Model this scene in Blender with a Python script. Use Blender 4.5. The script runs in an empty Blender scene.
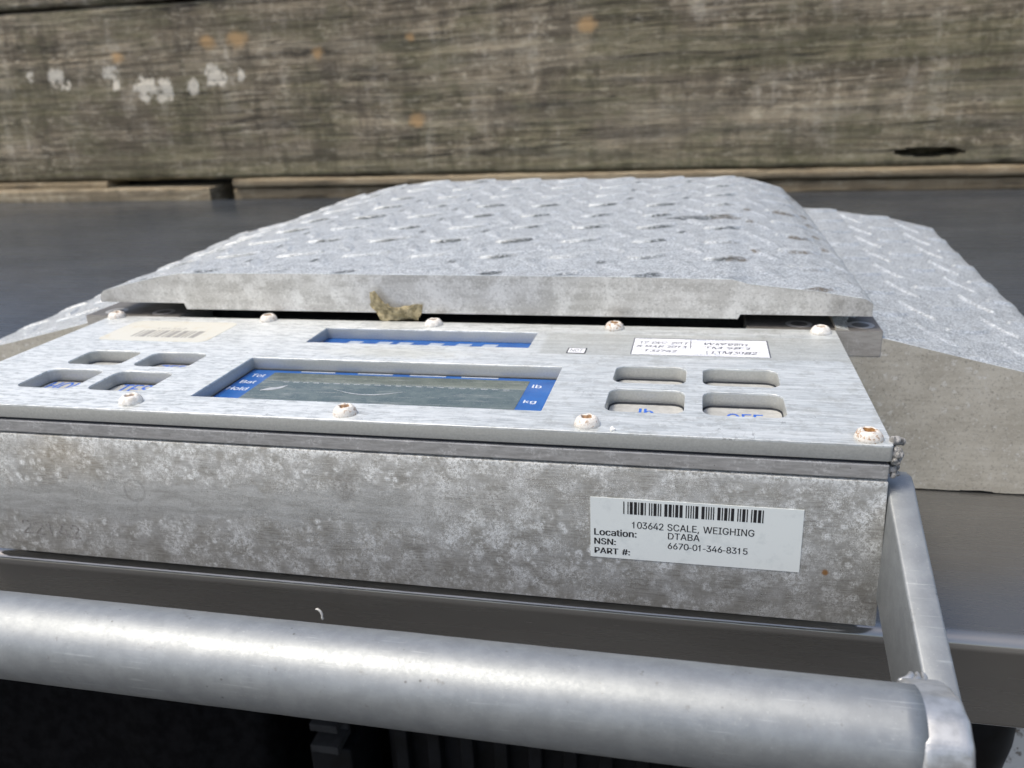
import bpy, bmesh, math, random
from mathutils import Vector, Matrix, noise as mnoise

S = 0.01                      # the script is written in centimetres
Z0 = 0.9235                   # height of the panel's top face above the ground (m)
scene = bpy.context.scene
COL = scene.collection
rnd = random.Random(7)

# ------------------------------------------------------------------ camera
CAMR = ((0.9766671, 0.2110641, -0.0396654), (0.0348274, -0.3379134, -0.9405326), (-0.2119161, 0.9172058, -0.3373797))
CAMC = (-6.6897, -28.1696, 12.1093)
FPX = 840.83
cam = bpy.data.cameras.new("camera"); co = bpy.data.objects.new("camera", cam); COL.objects.link(co)
cam.sensor_width = 36.0
cam.lens = 36.0 * FPX / 1024.0
cam.clip_start = 0.01; cam.clip_end = 2000
cam.dof.use_dof = True
cam.dof.focus_distance = 0.31
cam.dof.aperture_fstop = 17.0
mw = Matrix.Identity(4)
for j in range(3):
    mw[j][0] = CAMR[0][j]; mw[j][1] = -CAMR[1][j]; mw[j][2] = -CAMR[2][j]
mw[0][3] = CAMC[0] * S; mw[1][3] = CAMC[1] * S; mw[2][3] = CAMC[2] * S + Z0
co.matrix_world = mw
scene.camera = co

# ------------------------------------------------------------------ light
SUN_EL, SUN_AZ = math.radians(64), math.radians(238)     # azimuth: clockwise from +Y
w = bpy.data.worlds.new("World"); scene.world = w; w.use_nodes = True
nt = w.node_tree; nt.nodes.clear()
sky = nt.nodes.new("ShaderNodeTexSky"); sky.sky_type = 'NISHITA'; sky.sun_disc = False
sky.sun_elevation = SUN_EL; sky.sun_rotation = SUN_AZ
sky.air_density = 1.0; sky.dust_density = 4.0; sky.ozone_density = 0.0
bg = nt.nodes.new("ShaderNodeBackground"); bg.inputs[1].default_value = 0.15
wo = nt.nodes.new("ShaderNodeOutputWorld")
nt.links.new(sky.outputs[0], bg.inputs[0]); nt.links.new(bg.outputs[0], wo.inputs[0])
sun = bpy.data.lights.new("sun", 'SUN'); sun.energy = 1.5; sun.angle = math.radians(16); sun.color = (1.0, 0.965, 0.84)
so = bpy.data.objects.new("sun", sun); COL.objects.link(so)
sd = Vector((math.sin(SUN_AZ) * math.cos(SUN_EL), math.cos(SUN_AZ) * math.cos(SUN_EL), math.sin(SUN_EL)))
so.rotation_euler = (-sd).to_track_quat('-Z', 'Y').to_euler()
vs = scene.view_settings
vs.view_transform = 'Standard'; vs.look = 'None'; vs.exposure = 0.42; vs.gamma = 1.0; vs.use_curve_mapping = False

# ------------------------------------------------------------------ node helper
class M:
    """small node-tree writer; coordinates are object space in centimetres"""
    def __init__(s, name):
        s.m = bpy.data.materials.new(name); s.m.use_nodes = True
        s.t = s.m.node_tree; s.t.nodes.clear()
        s.out = s.t.nodes.new("ShaderNodeOutputMaterial")
        s.b = s.t.nodes.new("ShaderNodeBsdfPrincipled")
        s.t.links.new(s.b.outputs[0], s.out.inputs[0])
        tc = s.t.nodes.new("ShaderNodeTexCoord")
        s.co = s.vm('MULTIPLY', tc.outputs['Object'], (100, 100, 100))
        sp = s.t.nodes.new("ShaderNodeSeparateXYZ"); s.t.links.new(s.co, sp.inputs[0])
        s.x, s.y, s.z = sp.outputs
    def put(s, sock, v):
        if isinstance(v, bpy.types.NodeSocket): s.t.links.new(v, sock)
        elif isinstance(v, (tuple, list)) and len(v) == 3 and sock.type == 'RGBA': sock.default_value = (*v, 1)
        else: sock.default_value = v
    def vm(s, op, a, b):
        n = s.t.nodes.new("ShaderNodeVectorMath"); n.operation = op
        s.put(n.inputs[0], a); s.put(n.inputs[1], b); return n.outputs[0]
    def mt(s, op, a, b=0.0, c=0.0, clamp=False):
        n = s.t.nodes.new("ShaderNodeMath"); n.operation = op; n.use_clamp = clamp
        s.put(n.inputs[0], a); s.put(n.inputs[1], b); s.put(n.inputs[2], c); return n.outputs[0]
    def noise(s, scale=(1, 1, 1), detail=4, rough=0.55, off=0.0, dist=0.0, co=None):
        if not isinstance(scale, (tuple, list)): scale = (scale,) * 3
        v = s.vm('MULTIPLY', co or s.co, tuple(scale))
        if off: v = s.vm('ADD', v, (off, off * 1.7, off * 0.6))
        n = s.t.nodes.new("ShaderNodeTexNoise"); s.t.links.new(v, n.inputs['Vector'])
        n.inputs['Scale'].default_value = 1; n.inputs['Detail'].default_value = detail
        n.inputs['Roughness'].default_value = rough; n.inputs['Distortion'].default_value = dist
        return n.outputs[0]
    def vor(s, scale=1.0, off=0.0, feat='F1', co=None):
        if not isinstance(scale, (tuple, list)): scale = (scale,) * 3
        v = s.vm('MULTIPLY', co or s.co, tuple(scale))
        if off: v = s.vm('ADD', v, (off, off * 1.7, off * 0.6))
        n = s.t.nodes.new("ShaderNodeTexVoronoi"); n.feature = feat; s.t.links.new(v, n.inputs['Vector'])
        n.inputs['Scale'].default_value = 1
        return n.outputs['Distance']
    def step(s, v, a, b):
        n = s.t.nodes.new("ShaderNodeMapRange"); n.interpolation_type = 'SMOOTHSTEP'
        s.put(n.inputs['Value'], v); n.inputs['From Min'].default_value = a; n.inputs['From Max'].default_value = b
        if a > b:
            n.inputs['From Min'].default_value = b; n.inputs['From Max'].default_value = a
            n.inputs['To Min'].default_value = 1; n.inputs['To Max'].default_value = 0
        return n.outputs[0]
    def lin(s, v, a, b, c, d):
        n = s.t.nodes.new("ShaderNodeMapRange"); s.put(n.inputs['Value'], v)
        for k, q in zip(('From Min', 'From Max', 'To Min', 'To Max'), (a, b, c, d)): n.inputs[k].default_value = q
        return n.outputs[0]
    def mix(s, f, a, b, mode='MIX'):
        n = s.t.nodes.new("ShaderNodeMix"); n.data_type = 'RGBA'; n.blend_type = mode
        s.put(n.inputs[0], f); s.put(n.inputs[6], a); s.put(n.inputs[7], b); return n.outputs[2]
    def mul(s, *v):
        r = v[0]
        for q in v[1:]: r = s.mt('MULTIPLY', r, q)
        return r
    def blob(s, x, z, r, soft=0.35, jit=0.0, sx=1.0, ax='xz', nscale=1.2):
        """a stain of its own shape at one place on the surface"""
        u, v = (s.x, s.z) if ax == 'xz' else (s.x, s.y)
        dx = s.mt('MULTIPLY', s.mt('SUBTRACT', u, x), 1.0 / sx); dz = s.mt('SUBTRACT', v, z)
        d = s.mt('SQRT', s.mt('ADD', s.mt('MULTIPLY', dx, dx), s.mt('MULTIPLY', dz, dz)))
        if jit: d = s.mt('ADD', d, s.mt('MULTIPLY', s.mt('SUBTRACT', s.noise(nscale, 6, 0.75, off=x * 0.31), 0.5), jit))
        return s.step(d, r, r * (1 - soft)), d
    def bump(s, h, strength=0.3, dist=0.02):
        n = s.t.nodes.new("ShaderNodeBump"); n.inputs['Strength'].default_value = strength
        n.inputs['Distance'].default_value = dist * S; s.t.links.new(h, n.inputs['Height'])
        s.t.links.new(n.outputs[0], s.b.inputs['Normal'])
    def set(s, col=None, rough=None, metal=None, tint=None, **kw):
        if col is not None and tint: col = s.mix(1.0, col, tint, 'MULTIPLY')
        if col is not None: s.put(s.b.inputs['Base Color'], col)
        if rough is not None: s.put(s.b.inputs['Roughness'], rough)
        if metal is not None: s.put(s.b.inputs['Metallic'], metal)
        for k, v in kw.items(): s.put(s.b.inputs[k.replace('_', ' ')], v)
        return s.m

# the wall stands a little further off than the numbers it was first laid out with
KW = 1.0618
def WX(x): return x * KW + 0.41
def WZ(z): return z * KW - 0.75
def WY(y): return y * KW + 1.74

# ------------------------------------------------------------------ materials
def mat_housing():
    m = M("pitted_aluminium")
    big = m.noise((0.55, 0.55, 0.75), 5, 0.62)
    med = m.noise(1.9, 5, 0.65, off=11)
    fine = m.noise(7.0, 7, 0.8, off=5)
    vfine = m.noise(30.0, 4, 0.75, off=3)
    grain = m.noise((1.2, 1.2, 22), 3, 0.5, off=9)
    base = m.mix(m.step(grain, 0.35, 0.68), (0.30, 0.288, 0.265), (0.46, 0.447, 0.42))
    base = m.mix(m.step(big, 0.35, 0.7), base, (0.36, 0.345, 0.315))
    # worn smooth band on the left half
    zn = m.mt('ADD', m.z, m.mt('MULTIPLY', m.mt('SUBTRACT', m.noise(0.7, 7, 0.75, off=23), 0.5), 3.2))
    zc = m.mt('ADD', zn, m.mt('MULTIPLY', m.mt('ADD', m.x, 30), -0.045))
    band = m.mul(m.step(zc, -5.3, -4.8), m.step(zc, -3.2, -3.7), m.step(m.x, -14.5, -19.5))
    bstr = m.noise((0.5, 0.5, 3.0), 6, 0.7, off=61, dist=0.4)
    base = m.mix(m.mul(band, m.lin(med, 0.3, 0.65, 0.95, 0.55)), base, m.mix(m.step(m.mt('ADD', m.mul(bstr, 0.6), m.mul(fine, 0.4)), 0.38, 0.62), (0.28, 0.275, 0.265), (0.47, 0.47, 0.465)))
    # white bloom: star-like clusters of fine specks
    cl = m.vor(0.95, off=2.0)
    clus = m.step(m.mt('ADD', cl, m.mt('MULTIPLY', m.mt('SUBTRACT', med, 0.5), 1.1)), 0.66, 0.18)
    cl2 = m.vor(2.3, off=12.0)
    clus2 = m.mul(m.step(m.mt('ADD', cl2, m.mt('MULTIPLY', m.mt('SUBTRACT', med, 0.5), 1.3)), 0.50, 0.15), m.step(m.noise(0.35, 4, 0.7, off=14), 0.44, 0.56))
    clus = m.mt('MAXIMUM', m.mul(clus, m.step(m.noise(0.28, 4, 0.7, off=15), 0.36, 0.56)), clus2)
    spk = m.step(m.mt('ADD', m.mt('MULTIPLY', fine, 0.55), m.mt('MULTIPLY', vfine, 0.45)), 0.43, 0.56)
    patch = m.step(big, 0.40, 0.58)
    bloom = m.mt('MAXIMUM', m.mul(clus, spk), m.mul(m.step(med, 0.47, 0.60), spk, patch, 0.85))
    bloom = m.mul(bloom, m.mt('SUBTRACT', 1.0, m.mul(band, 0.75)))
    haze = m.mul(m.step(m.noise(1.1, 4, 0.6, off=17), 0.42, 0.66), 0.50)
    base = m.mix(haze, base, (0.54, 0.54, 0.535))
    scrp = m.mul(m.step(m.noise((0.35, 0.35, 9.0), 4, 0.6, off=77), 0.58, 0.66), m.step(m.noise((0.25, 0.25, 0.8), 3, 0.6, off=79), 0.48, 0.6), 0.5)
    base = m.mix(scrp, base, (0.58, 0.58, 0.57))
    sp3 = m.mul(m.step(vfine, 0.54, 0.62), m.step(m.noise(0.9, 4, 0.6, off=83), 0.40, 0.60), 0.8)
    bloom = m.mt('MAXIMUM', bloom, sp3)
    col = m.mix(m.mul(bloom, 0.95), base, (0.85, 0.855, 0.85))
    # dark pits
    soft = m.mul(clus, m.step(fine, 0.35, 0.6), 0.2)
    col = m.mix(soft, col, (0.66, 0.665, 0.66))
    bfac = m.mul(band, m.lin(med, 0.35, 0.65, 0.9, 0.45))
    bcol = m.mix(m.step(m.mt('ADD', m.mul(bstr, 0.5), m.mul(vfine, 0.5)), 0.40, 0.60), (0.36, 0.355, 0.34), (0.56, 0.56, 0.55))
    col = m.mix(bfac, col, bcol)
    crust = m.mul(m.step(m.z, -1.75, -1.42), m.step(fine, 0.42, 0.56), m.step(m.noise(0.5, 3, 0.6, off=97), 0.36, 0.52))
    col = m.mix(m.mul(crust, 0.9), col, (0.80, 0.80, 0.79))
    pit = m.step(m.vor(5.0, off=7), 0.13, 0.05)
    pit = m.mul(pit, m.step(med, 0.5, 0.6))
    col = m.mix(m.mul(pit, 0.85), col, (0.06, 0.05, 0.04))
    dk = m.mul(m.step(vfine, 0.42, 0.34), m.step(m.noise(0.8, 4, 0.65, off=91), 0.46, 0.62), 0.6)
    col = m.mix(dk, col, (0.10, 0.09, 0.075))
    # ring stain, yellow tint, rust spot
    _, d = m.blob(-30.05, -3.75, 1, jit=0.12)
    ring = m.mul(m.step(d, 0.40, 0.47), m.step(d, 0.60, 0.5))
    col = m.mix(m.mul(ring, 0.25), col, (0.17, 0.16, 0.145))
    b, _ = m.blob(-33.3, -2.3, 1.6, 0.9, 1.4, 1.8); col = m.mix(m.mul(b, 0.22), col, (0.36, 0.25, 0.10))
    b, _ = m.blob(-1.8, -5.15, 0.17, 0.7, 0.25); col = m.mix(m.mul(b, 0.9), col, (0.35, 0.16, 0.03))
    b, _ = m.blob(-20.3, -2.9, 0.9, 0.5, 0.9, 0.7); col = m.mix(m.mul(b, 0.4), col, (0.16, 0.145, 0.125))
    h = m.mt('ADD', m.mul(spk, 0.5), m.mt('SUBTRACT', m.mul(fine, 0.8), pit))
    m.bump(h, 0.35, 0.035)
    return m.set(col, m.lin(bloom, 0, 1, 0.48, 0.75), m.lin(bloom, 0, 1, 0.30, 0.0), (0.985, 1.0, 0.99))

def mat_cover():
    m = M("brushed_weathered_aluminium")
    str1 = m.noise((0.9, 14, 14), 4, 0.6)
    str2 = m.noise((0.35, 5, 5), 3, 0.55, off=4)
    med = m.noise(0.8, 5, 0.6, off=9)
    fine = m.noise(12, 2, 0.6, off=2)
    base = m.mix(m.step(str1, 0.34, 0.68), (0.45, 0.46, 0.465), (0.68, 0.70, 0.71))
    base = m.mix(m.mul(m.step(str2, 0.40, 0.66), 0.6), base, (0.80, 0.80, 0.80))
    base = m.mix(m.mul(m.step(med, 0.52, 0.72), m.step(m.x, -22, -8), 0.6), base, (0.40, 0.395, 0.37))
    base = m.mix(m.mul(m.step(m.noise(2.2, 6, 0.75, off=61), 0.50, 0.64), 0.45), base, (0.36, 0.36, 0.345))
    base = m.mix(m.mul(m.step(m.noise(5.0, 5, 0.8, off=67), 0.56, 0.66), 0.5), base, (0.84, 0.85, 0.845))
    # chalky left half
    base = m.mix(m.mul(m.step(m.x, -9, -22), m.step(m.noise((1.6, 6, 6), 4, 0.65, off=31), 0.42, 0.58), 0.75), base, (0.86, 0.86, 0.86))
    # bare rectangles where old stickers were
    bare_or_sheen = m.mul(m.step(m.x, -14.2, -13.8), m.step(m.y, 9.0, 9.15), m.step(m.y, 12.6, 12.4))
    base = m.mix(m.mul(bare_or_sheen, m.lin(fine, 0.3, 0.7, 0.25, 0.65)), base, (0.40, 0.395, 0.36))
    # small dark scratches and specks
    sc = m.step(m.vor((2.2, 4, 4), off=3), 0.07, 0.03)
    base = m.mix(m.mul(sc, m.step(med, 0.5, 0.55), 0.8), base, (0.09, 0.085, 0.08))
    scr = m.mul(m.step(m.mt('ABSOLUTE', m.mt('SUBTRACT', m.noise((2.6, 1.2, 1), 1, 0.4, off=40), 0.5)), 0.006, 0.002), m.step(m.noise(0.5, 2, off=44), 0.56, 0.62))
    base = m.mix(m.mul(scr, 0.5), base, (0.2, 0.2, 0.2))
    b, _ = m.blob(-21, 8.6, 1.3, 0.8, 1.2, 4.0, 'xy'); base = m.mix(m.mul(b, 0.35), base, (0.62, 0.58, 0.45))
    side = m.step(m.z, -0.10, -0.05)      # the sawn edge of the plate is duller than its face
    base = m.mix(side, m.mix(fine, (0.42, 0.415, 0.395), (0.62, 0.61, 0.585)), base)
    m.bump(m.mt('ADD', str1, m.mul(fine, 0.35)), 0.18, 0.02)
    return m.set(base, m.lin(str1, 0.3, 0.7, 0.34, 0.52), 0.40, (0.975, 1.0, 0.985))

def mat_plain_alu(name, dark, light, metal=0.45, rough=0.42, white=0.5, wsc=1.0, top_shade=False):
    m = M(name)
    g = m.noise((1.5, 8, 8), 4, 0.6); med = m.noise(1.1 * wsc, 5, 0.65, off=7); fine = m.noise(10 * wsc, 3, 0.6, off=3)
    col = m.mix(m.step(g, 0.3, 0.7), dark, light)
    spk = m.mul(m.step(fine, 0.46, 0.62), m.step(med, 0.46, 0.62), white)
    col = m.mix(spk, col, (0.75, 0.75, 0.74))
    if top_shade: col = m.mix(m.mul(m.step(m.z, -0.12, -0.05), m.lin(med, 0.3, 0.7, 0.7, 1.0)), col, (0.085, 0.08, 0.075))  # shade of the platform overhang, painted dark onto the top face
    pit = m.mul(m.step(m.vor(4.0, off=5), 0.12, 0.05), m.step(med, 0.52, 0.45), 0.7)
    col = m.mix(pit, col, (0.08, 0.075, 0.065))
    m.bump(m.mt('ADD', fine, m.mul(g, 0.5)), 0.22, 0.02)
    return m.set(col, m.lin(spk, 0, 1, rough, 0.7), metal)

def mat_tread():
    m = M("oxidised_tread_plate")
    gr = m.noise(7.5, 4, 0.7); med = m.noise(1.3, 5, 0.65, off=6); big = m.noise(0.3, 3, 0.6, off=2)
    vf = m.noise(20, 2, 0.6, off=8)
    col = m.mix(m.step(med, 0.32, 0.68), (0.38, 0.39, 0.395), (0.60, 0.61, 0.615))
    col = m.mix(m.mul(m.step(gr, 0.46, 0.62), 0.85), col, (0.88, 0.89, 0.89))
    col = m.mix(m.mul(m.step(gr, 0.43, 0.34), 0.55), col, (0.25, 0.25, 0.245))
    a = m.t.nodes.new("ShaderNodeAttribute"); a.attribute_name = "dirt"
    dm = m.mul(a.outputs['Fac'], m.step(m.noise(5, 5, 0.75, off=12), 0.36, 0.54))
    col = m.mix(m.mul(dm, 0.95), col, m.mix(m.step(m.mt('ADD', m.x, m.mul(big, 12)), 1.2, 3.0), (0.065, 0.072, 0.066), (0.19, 0.145, 0.09)))
    a2 = m.t.nodes.new("ShaderNodeAttribute"); a2.attribute_name = "wear"
    col = m.mix(m.mul(a2.outputs['Fac'], m.step(vf, 0.30, 0.55), 0.65), col, (0.80, 0.81, 0.80))
    m.bump(m.mt('ADD', gr, m.mul(vf, 0.5)), 0.6, 0.05)
    return m.set(col, m.lin(vf, 0.35, 0.65, 0.22, 0.55), 0.50, (0.985, 1.0, 0.985))

def mat_plate_edge():
    m = M("blotched_aluminium_edge")
    med = m.noise(0.85, 5, 0.62); fine = m.noise(7, 4, 0.65, off=4); band = m.noise((0.25, 0.25, 2.2), 3, 0.5, off=3)
    col = m.mix(m.step(band, 0.4, 0.62), (0.46, 0.45, 0.425), (0.58, 0.57, 0.545))
    f = m.mul(m.step(m.mt('ADD', med, m.mul(m.mt('SUBTRACT', fine, 0.5), 0.5)), 0.40, 0.68), 0.75)
    col = m.mix(f, col, (0.80, 0.795, 0.775))
    col = m.mix(m.mul(m.step(m.noise(9, 5, 0.8, off=41), 0.53, 0.63), 0.4), col, (0.88, 0.88, 0.86))
    col = m.mix(m.mul(m.step(m.noise(5, 6, 0.8, off=47), 0.46, 0.36), 0.55), col, (0.27, 0.265, 0.25))
    col = m.mix(m.mul(m.step(m.noise(2.4, 4, 0.7, off=19), 0.60, 0.72), 0.5), col, (0.25, 0.24, 0.23))
    m.bump(fine, 0.2, 0.03)
    return m.set(col, 0.42, 0.42, (1.0, 1.0, 0.99))

def mat_ramp_face():
    m = M("sandy_grey_ramp_edge")
    med = m.noise(0.5, 4, 0.6); fine = m.noise(8, 4, 0.65, off=4); gr = m.noise((0.4, 0.4, 3.5), 3, 0.5, off=2)
    col = m.mix(m.step(m.mt('ADD', m.mul(med, 0.6), m.mul(gr, 0.4)), 0.36, 0.64), (0.49, 0.455, 0.38), (0.63, 0.595, 0.51))
    v = m.vor(1.7, off=3); fin2 = m.noise(4.0, 5, 0.75, off=14); sp = m.mul(m.step(m.mt('ADD', v, m.mul(m.mt('SUBTRACT', fin2, 0.5), 1.6)), 0.25, 0.08), m.step(fine, 0.40, 0.5))
    col = m.mix(m.mul(sp, 0.75), col, (0.74, 0.725, 0.68))
    v2 = m.mt('ADD', m.vor(3.6, off=8), m.mul(m.mt('SUBTRACT', fine, 0.5), 0.9)); sp2 = m.mul(m.step(v2, 0.25, 0.1), m.step(m.noise(0.9, 3, off=30), 0.48, 0.6))
    col = m.mix(m.mul(sp2, 0.7), col, (0.74, 0.73, 0.70))
    col = m.mix(m.mul(m.step(m.noise(8, 5, 0.8, off=51), 0.53, 0.60), 0.55), col, (0.66, 0.64, 0.58))
    col = m.mix(m.mul(m.step(m.noise(7, 5, 0.8, off=57), 0.46, 0.37), 0.5), col, (0.2, 0.18, 0.145))
    m.bump(fine, 0.25, 0.03)
    return m.set(col, 0.5, 0.25)

def mat_handle():
    m = M("scuffed_handle_aluminium")
    g = m.noise((0.35, 5, 5), 4, 0.6); med = m.noise(1.6, 5, 0.65, off=3); fine = m.noise(9, 3, 0.65, off=5)
    col = m.mix(m.step(med, 0.35, 0.68), (0.285, 0.295, 0.31), (0.335, 0.345, 0.36))
    dark = m.mul(m.step(m.noise((2.4, 2.4, 2.4), 4, 0.7, off=21), 0.62, 0.72), 0.6)
    col = m.mix(dark, col, (0.20, 0.195, 0.19))
    col = m.mix(m.mul(m.step(fine, 0.60, 0.74), 0.2), col, (0.66, 0.67, 0.68))
    fscr = m.mul(m.step(m.noise((0.5, 14, 14), 3, 0.6, off=63), 0.60, 0.70), m.step(m.noise(0.5, 3, 0.6, off=66), 0.46, 0.60), 0.35)
    col = m.mix(fscr, col, (0.62, 0.63, 0.64))
    pits = m.mul(m.step(m.vor((1.6, 1.8, 1.8), off=71), 0.10, 0.05), m.step(m.noise(0.45, 3, off=73), 0.52, 0.60), 0.7)
    col = m.mix(pits, col, (0.12, 0.115, 0.11))
    m.bump(m.mt('ADD', m.mul(med, 0.25), m.mt('ADD', m.mul(fine, 0.30), m.mul(g, 0.2))), 0.16, 0.04)
    return m.set(col, m.lin(fine, 0.3, 0.7, 0.45, 0.57), 0.64, (0.975, 1.0, 0.985))

def mat_table():
    m = M("dull_stainless_steel")
    g = m.noise((0.12, 3.0, 3.0), 4, 0.6); big = m.noise((0.05, 0.08, 0.2), 3, 0.6, off=3); fine = m.noise((0.8, 20, 20), 2, 0.5, off=7)
    col = m.mix(m.step(big, 0.35, 0.68), (0.110, 0.130, 0.160), (0.150, 0.172, 0.206))
    col = m.mix(m.mul(m.step(g, 0.45, 0.7), 0.25), col, (0.165, 0.185, 0.215))
    # fine wandering scratches
    s1 = m.mul(m.step(m.mt('ABSOLUTE', m.mt('SUBTRACT', m.noise((0.5, 0.9, 0.9), 1, 0.3, off=50), 0.5)), 0.0035, 0.001), m.step(m.noise(0.35, 2, off=54), 0.52, 0.6))
    s2 = m.mul(m.step(m.mt('ABSOLUTE', m.mt('SUBTRACT', m.noise((0.3, 1.6, 1.6), 1, 0.3, off=70), 0.5)), 0.004, 0.001), m.step(m.noise(0.5, 2, off=74), 0.54, 0.62))
    col = m.mix(m.mul(m.mt('MAXIMUM', s1, s2), 0.45), col, (0.5, 0.5, 0.5))
    sm = m.mul(m.step(m.noise((0.5, 0.5, 0.25), 4, 0.7, off=80), 0.60, 0.72), 0.5)
    col = m.mix(sm, col, (0.10, 0.095, 0.09))
    m.bump(m.mt('ADD', fine, g), 0.06, 0.02)
    bare_or_sheen = m.step(m.mt('ADD', m.y, m.mul(m.mt('SUBTRACT', m.noise(0.12, 4, 0.6, off=91), 0.5), 14)), 26, 12)   # warm reflection painted into the colour towards the front edge
    col = m.mix(m.mul(bare_or_sheen, 0.9), col, m.mix(m.step(big, 0.35, 0.65), (0.19, 0.182, 0.168), (0.23, 0.222, 0.206)))
    rim = m.mul(m.step(m.y, 2.3, 1.9), m.step(m.z, -9.1, -8.9))     # polished front edge; its highlight is also painted in as paler colour
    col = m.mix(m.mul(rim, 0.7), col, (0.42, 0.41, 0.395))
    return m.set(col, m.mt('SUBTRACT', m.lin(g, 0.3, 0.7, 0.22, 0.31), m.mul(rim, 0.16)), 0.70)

def mat_wood(name, tone=1.0, yellow=0.0, seed=0.0, marks=False, moss=1.0):
    m = M(name)
    warp = m.noise((0.02, 0.02, 0.05), 2, 0.5, off=seed + 2)
    t_ = m.t.nodes.new("ShaderNodeCombineXYZ")
    m.put(t_.inputs[0], m.x); m.put(t_.inputs[1], m.y)
    m.put(t_.inputs[2], m.mt('ADD', m.z, m.mt('ADD', m.mt('MULTIPLY', warp, 3.0), m.mt('MULTIPLY', m.x, -0.012))))
    gc = t_.outputs[0]
    g1 = m.noise((0.022, 0.3, 1.3), 8, 0.74, off=seed, co=gc)
    g2 = m.noise((0.07, 0.5, 5.5), 4, 0.65, off=seed + 5, co=gc)
    crk = m.noise((0.018, 0.2, 0.75), 3, 0.55, off=seed + 8, co=gc)
    vert = m.noise((0.26, 0.2, 0.07), 6, 0.72, off=seed + 11)
    blot = m.noise((0.06, 0.06, 0.10), 5, 0.65, off=seed + 14)
    fine = m.noise((0.5, 0.5, 1.1), 4, 0.7, off=seed + 17)
    T = tone
    col = m.mix(m.step(g1, 0.34, 0.68), (0.075 * T, 0.059 * T, 0.038 * T), (0.37 * T, 0.31 * T, 0.215 * T))
    col = m.mix(m.mul(m.step(g2, 0.50, 0.68), 0.6), col, (0.42 * T, 0.365 * T, 0.285 * T))
    col = m.mix(m.mul(m.step(g2, 0.44, 0.30), 0.7), col, (0.055 * T, 0.045 * T, 0.034 * T))
    col = m.mix(m.mul(m.step(vert, 0.52, 0.38), 0.78), col, (0.085 * T, 0.07 * T, 0.05 * T))
    col = m.mix(m.mul(m.step(vert, 0.53, 0.66), m.step(fine, 0.38, 0.54), 0.75), col, (0.46 * T, 0.41 * T, 0.33 * T))
    bnd = m.noise((0.008, 0.02, 0.11), 5, 0.65, off=seed + 37)
    col = m.mix(m.mul(m.step(bnd, 0.50, 0.66), 0.5), col, (0.40 * T, 0.345 * T, 0.25 * T))
    col = m.mix(m.mul(m.step(bnd, 0.48, 0.34), 0.5), col, (0.085 * T, 0.07 * T, 0.046 * T))
    fl = m.noise((0.30, 0.3, 0.8), 6, 0.8, off=seed + 31)
    col = m.mix(m.mul(m.step(fl, 0.53, 0.63), 0.7), col, (0.52 * T, 0.46 * T, 0.35 * T))
    col = m.mix(m.mul(m.step(fl, 0.45, 0.36), 0.7), col, (0.055 * T, 0.044 * T, 0.03 * T))
    # green algae: low along the edge, in patches, and a belt at the upper right
    belt = m.mul(m.step(m.z, 11.0, 14.0), m.step(m.z, 21, 17.5), m.step(m.x, -38, -10))
    low = m.step(m.z, 2.5, -4.0)
    col = m.mix(m.mul(m.step(m.noise((0.035, 0.03, 0.09), 6, 0.7, off=seed + 27), 0.52, 0.36), 0.55), col, (0.075 * T, 0.062 * T, 0.045 * T))
    alg = m.mt('MAXIMUM', m.mul(m.step(blot, 0.45, 0.60), 0.7), m.mt('MAXIMUM', m.mul(belt, 0.75), m.mul(low, 0.9)))
    alg = m.mul(alg, m.step(g1, 0.30, 0.55), m.lin(fine, 0.3, 0.7, 0.4, 1.0))
    col = m.mix(m.mul(alg, 0.75 * moss), col, (0.098 * T, 0.105 * T, 0.040 * T))
    if yellow: col = m.mix(yellow, col, m.mix(g1, (0.16, 0.115, 0.06), (0.42, 0.32, 0.19)))
    ck = m.step(m.mt('ABSOLUTE', m.mt('SUBTRACT', crk, 0.5)), 0.014, 0.004)
    ck = m.mul(ck, m.step(m.noise((0.025, 0.02, 0.1), 2, off=seed + 20), 0.46, 0.56))
    col = m.mix(m.mul(ck, 0.85), col, (0.022, 0.018, 0.014))
    if marks:
        # flaked white paint on the left, orange rot spots
        env = None
        for (x, z, r, sx) in ((-145.4, 17.4, 0.9, 0.8), (-139.1, 16.4, 2.4, 0.8), (-126.2, 17.2, 1.4, 1.3), (-125.1, 15.0, 1.3, 0.6), (-118.6, 13.8, 2.7, 1.0), (-114.5, 13.5, 2.5, 1.1), (-107.9, 13.6, 1.7, 0.8), (-103.0, 15.9, 2.2, 0.9), (-100.8, 14.7, 1.3, 1.3), (-96.6, 15.6, 1.2, 0.8), (-136.8, 15.1, 1.0, 0.6)):
            b, _ = m.blob(x, z, r * 1.05, 0.3, 5.5, sx, nscale=(0.5, 0.3, 0.35))
            env = b if env is None else m.mt('MAXIMUM', env, b)
        env = m.mul(env, m.step(m.noise((0.55, 0.55, 0.45), 5, 0.75, off=33), 0.39, 0.47))
        col = m.mix(m.mul(env, 0.95), col, (0.78, 0.72, 0.60))
        for (x, z, r) in ((-103.2, 22.0, 2.0), (-96.7, 22.1, 2.4), (-124.0, 20.0, 1.6), (-79.9, 18.9, 1.5), (-60.9, 6.0, 1.9), (-27.7, 21.2, 2.0), (-61.1, 20.9, 1.0)):
            b, _ = m.blob(x, z, r, 0.8, 3.0, 1.25, nscale=0.5); col = m.mix(m.mul(b, 0.85), col, (0.50, 0.32, 0.15))
    h = m.mt('ADD', m.mul(g1, 1.2), m.mt('ADD', m.mul(g2, 0.7), m.mt('SUBTRACT', m.mul(fine, 0.4), m.mul(ck, 2.0))))
    m.bump(h, 0.7, 0.5)
    return m.set(col, 0.85, 0.0)

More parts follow.
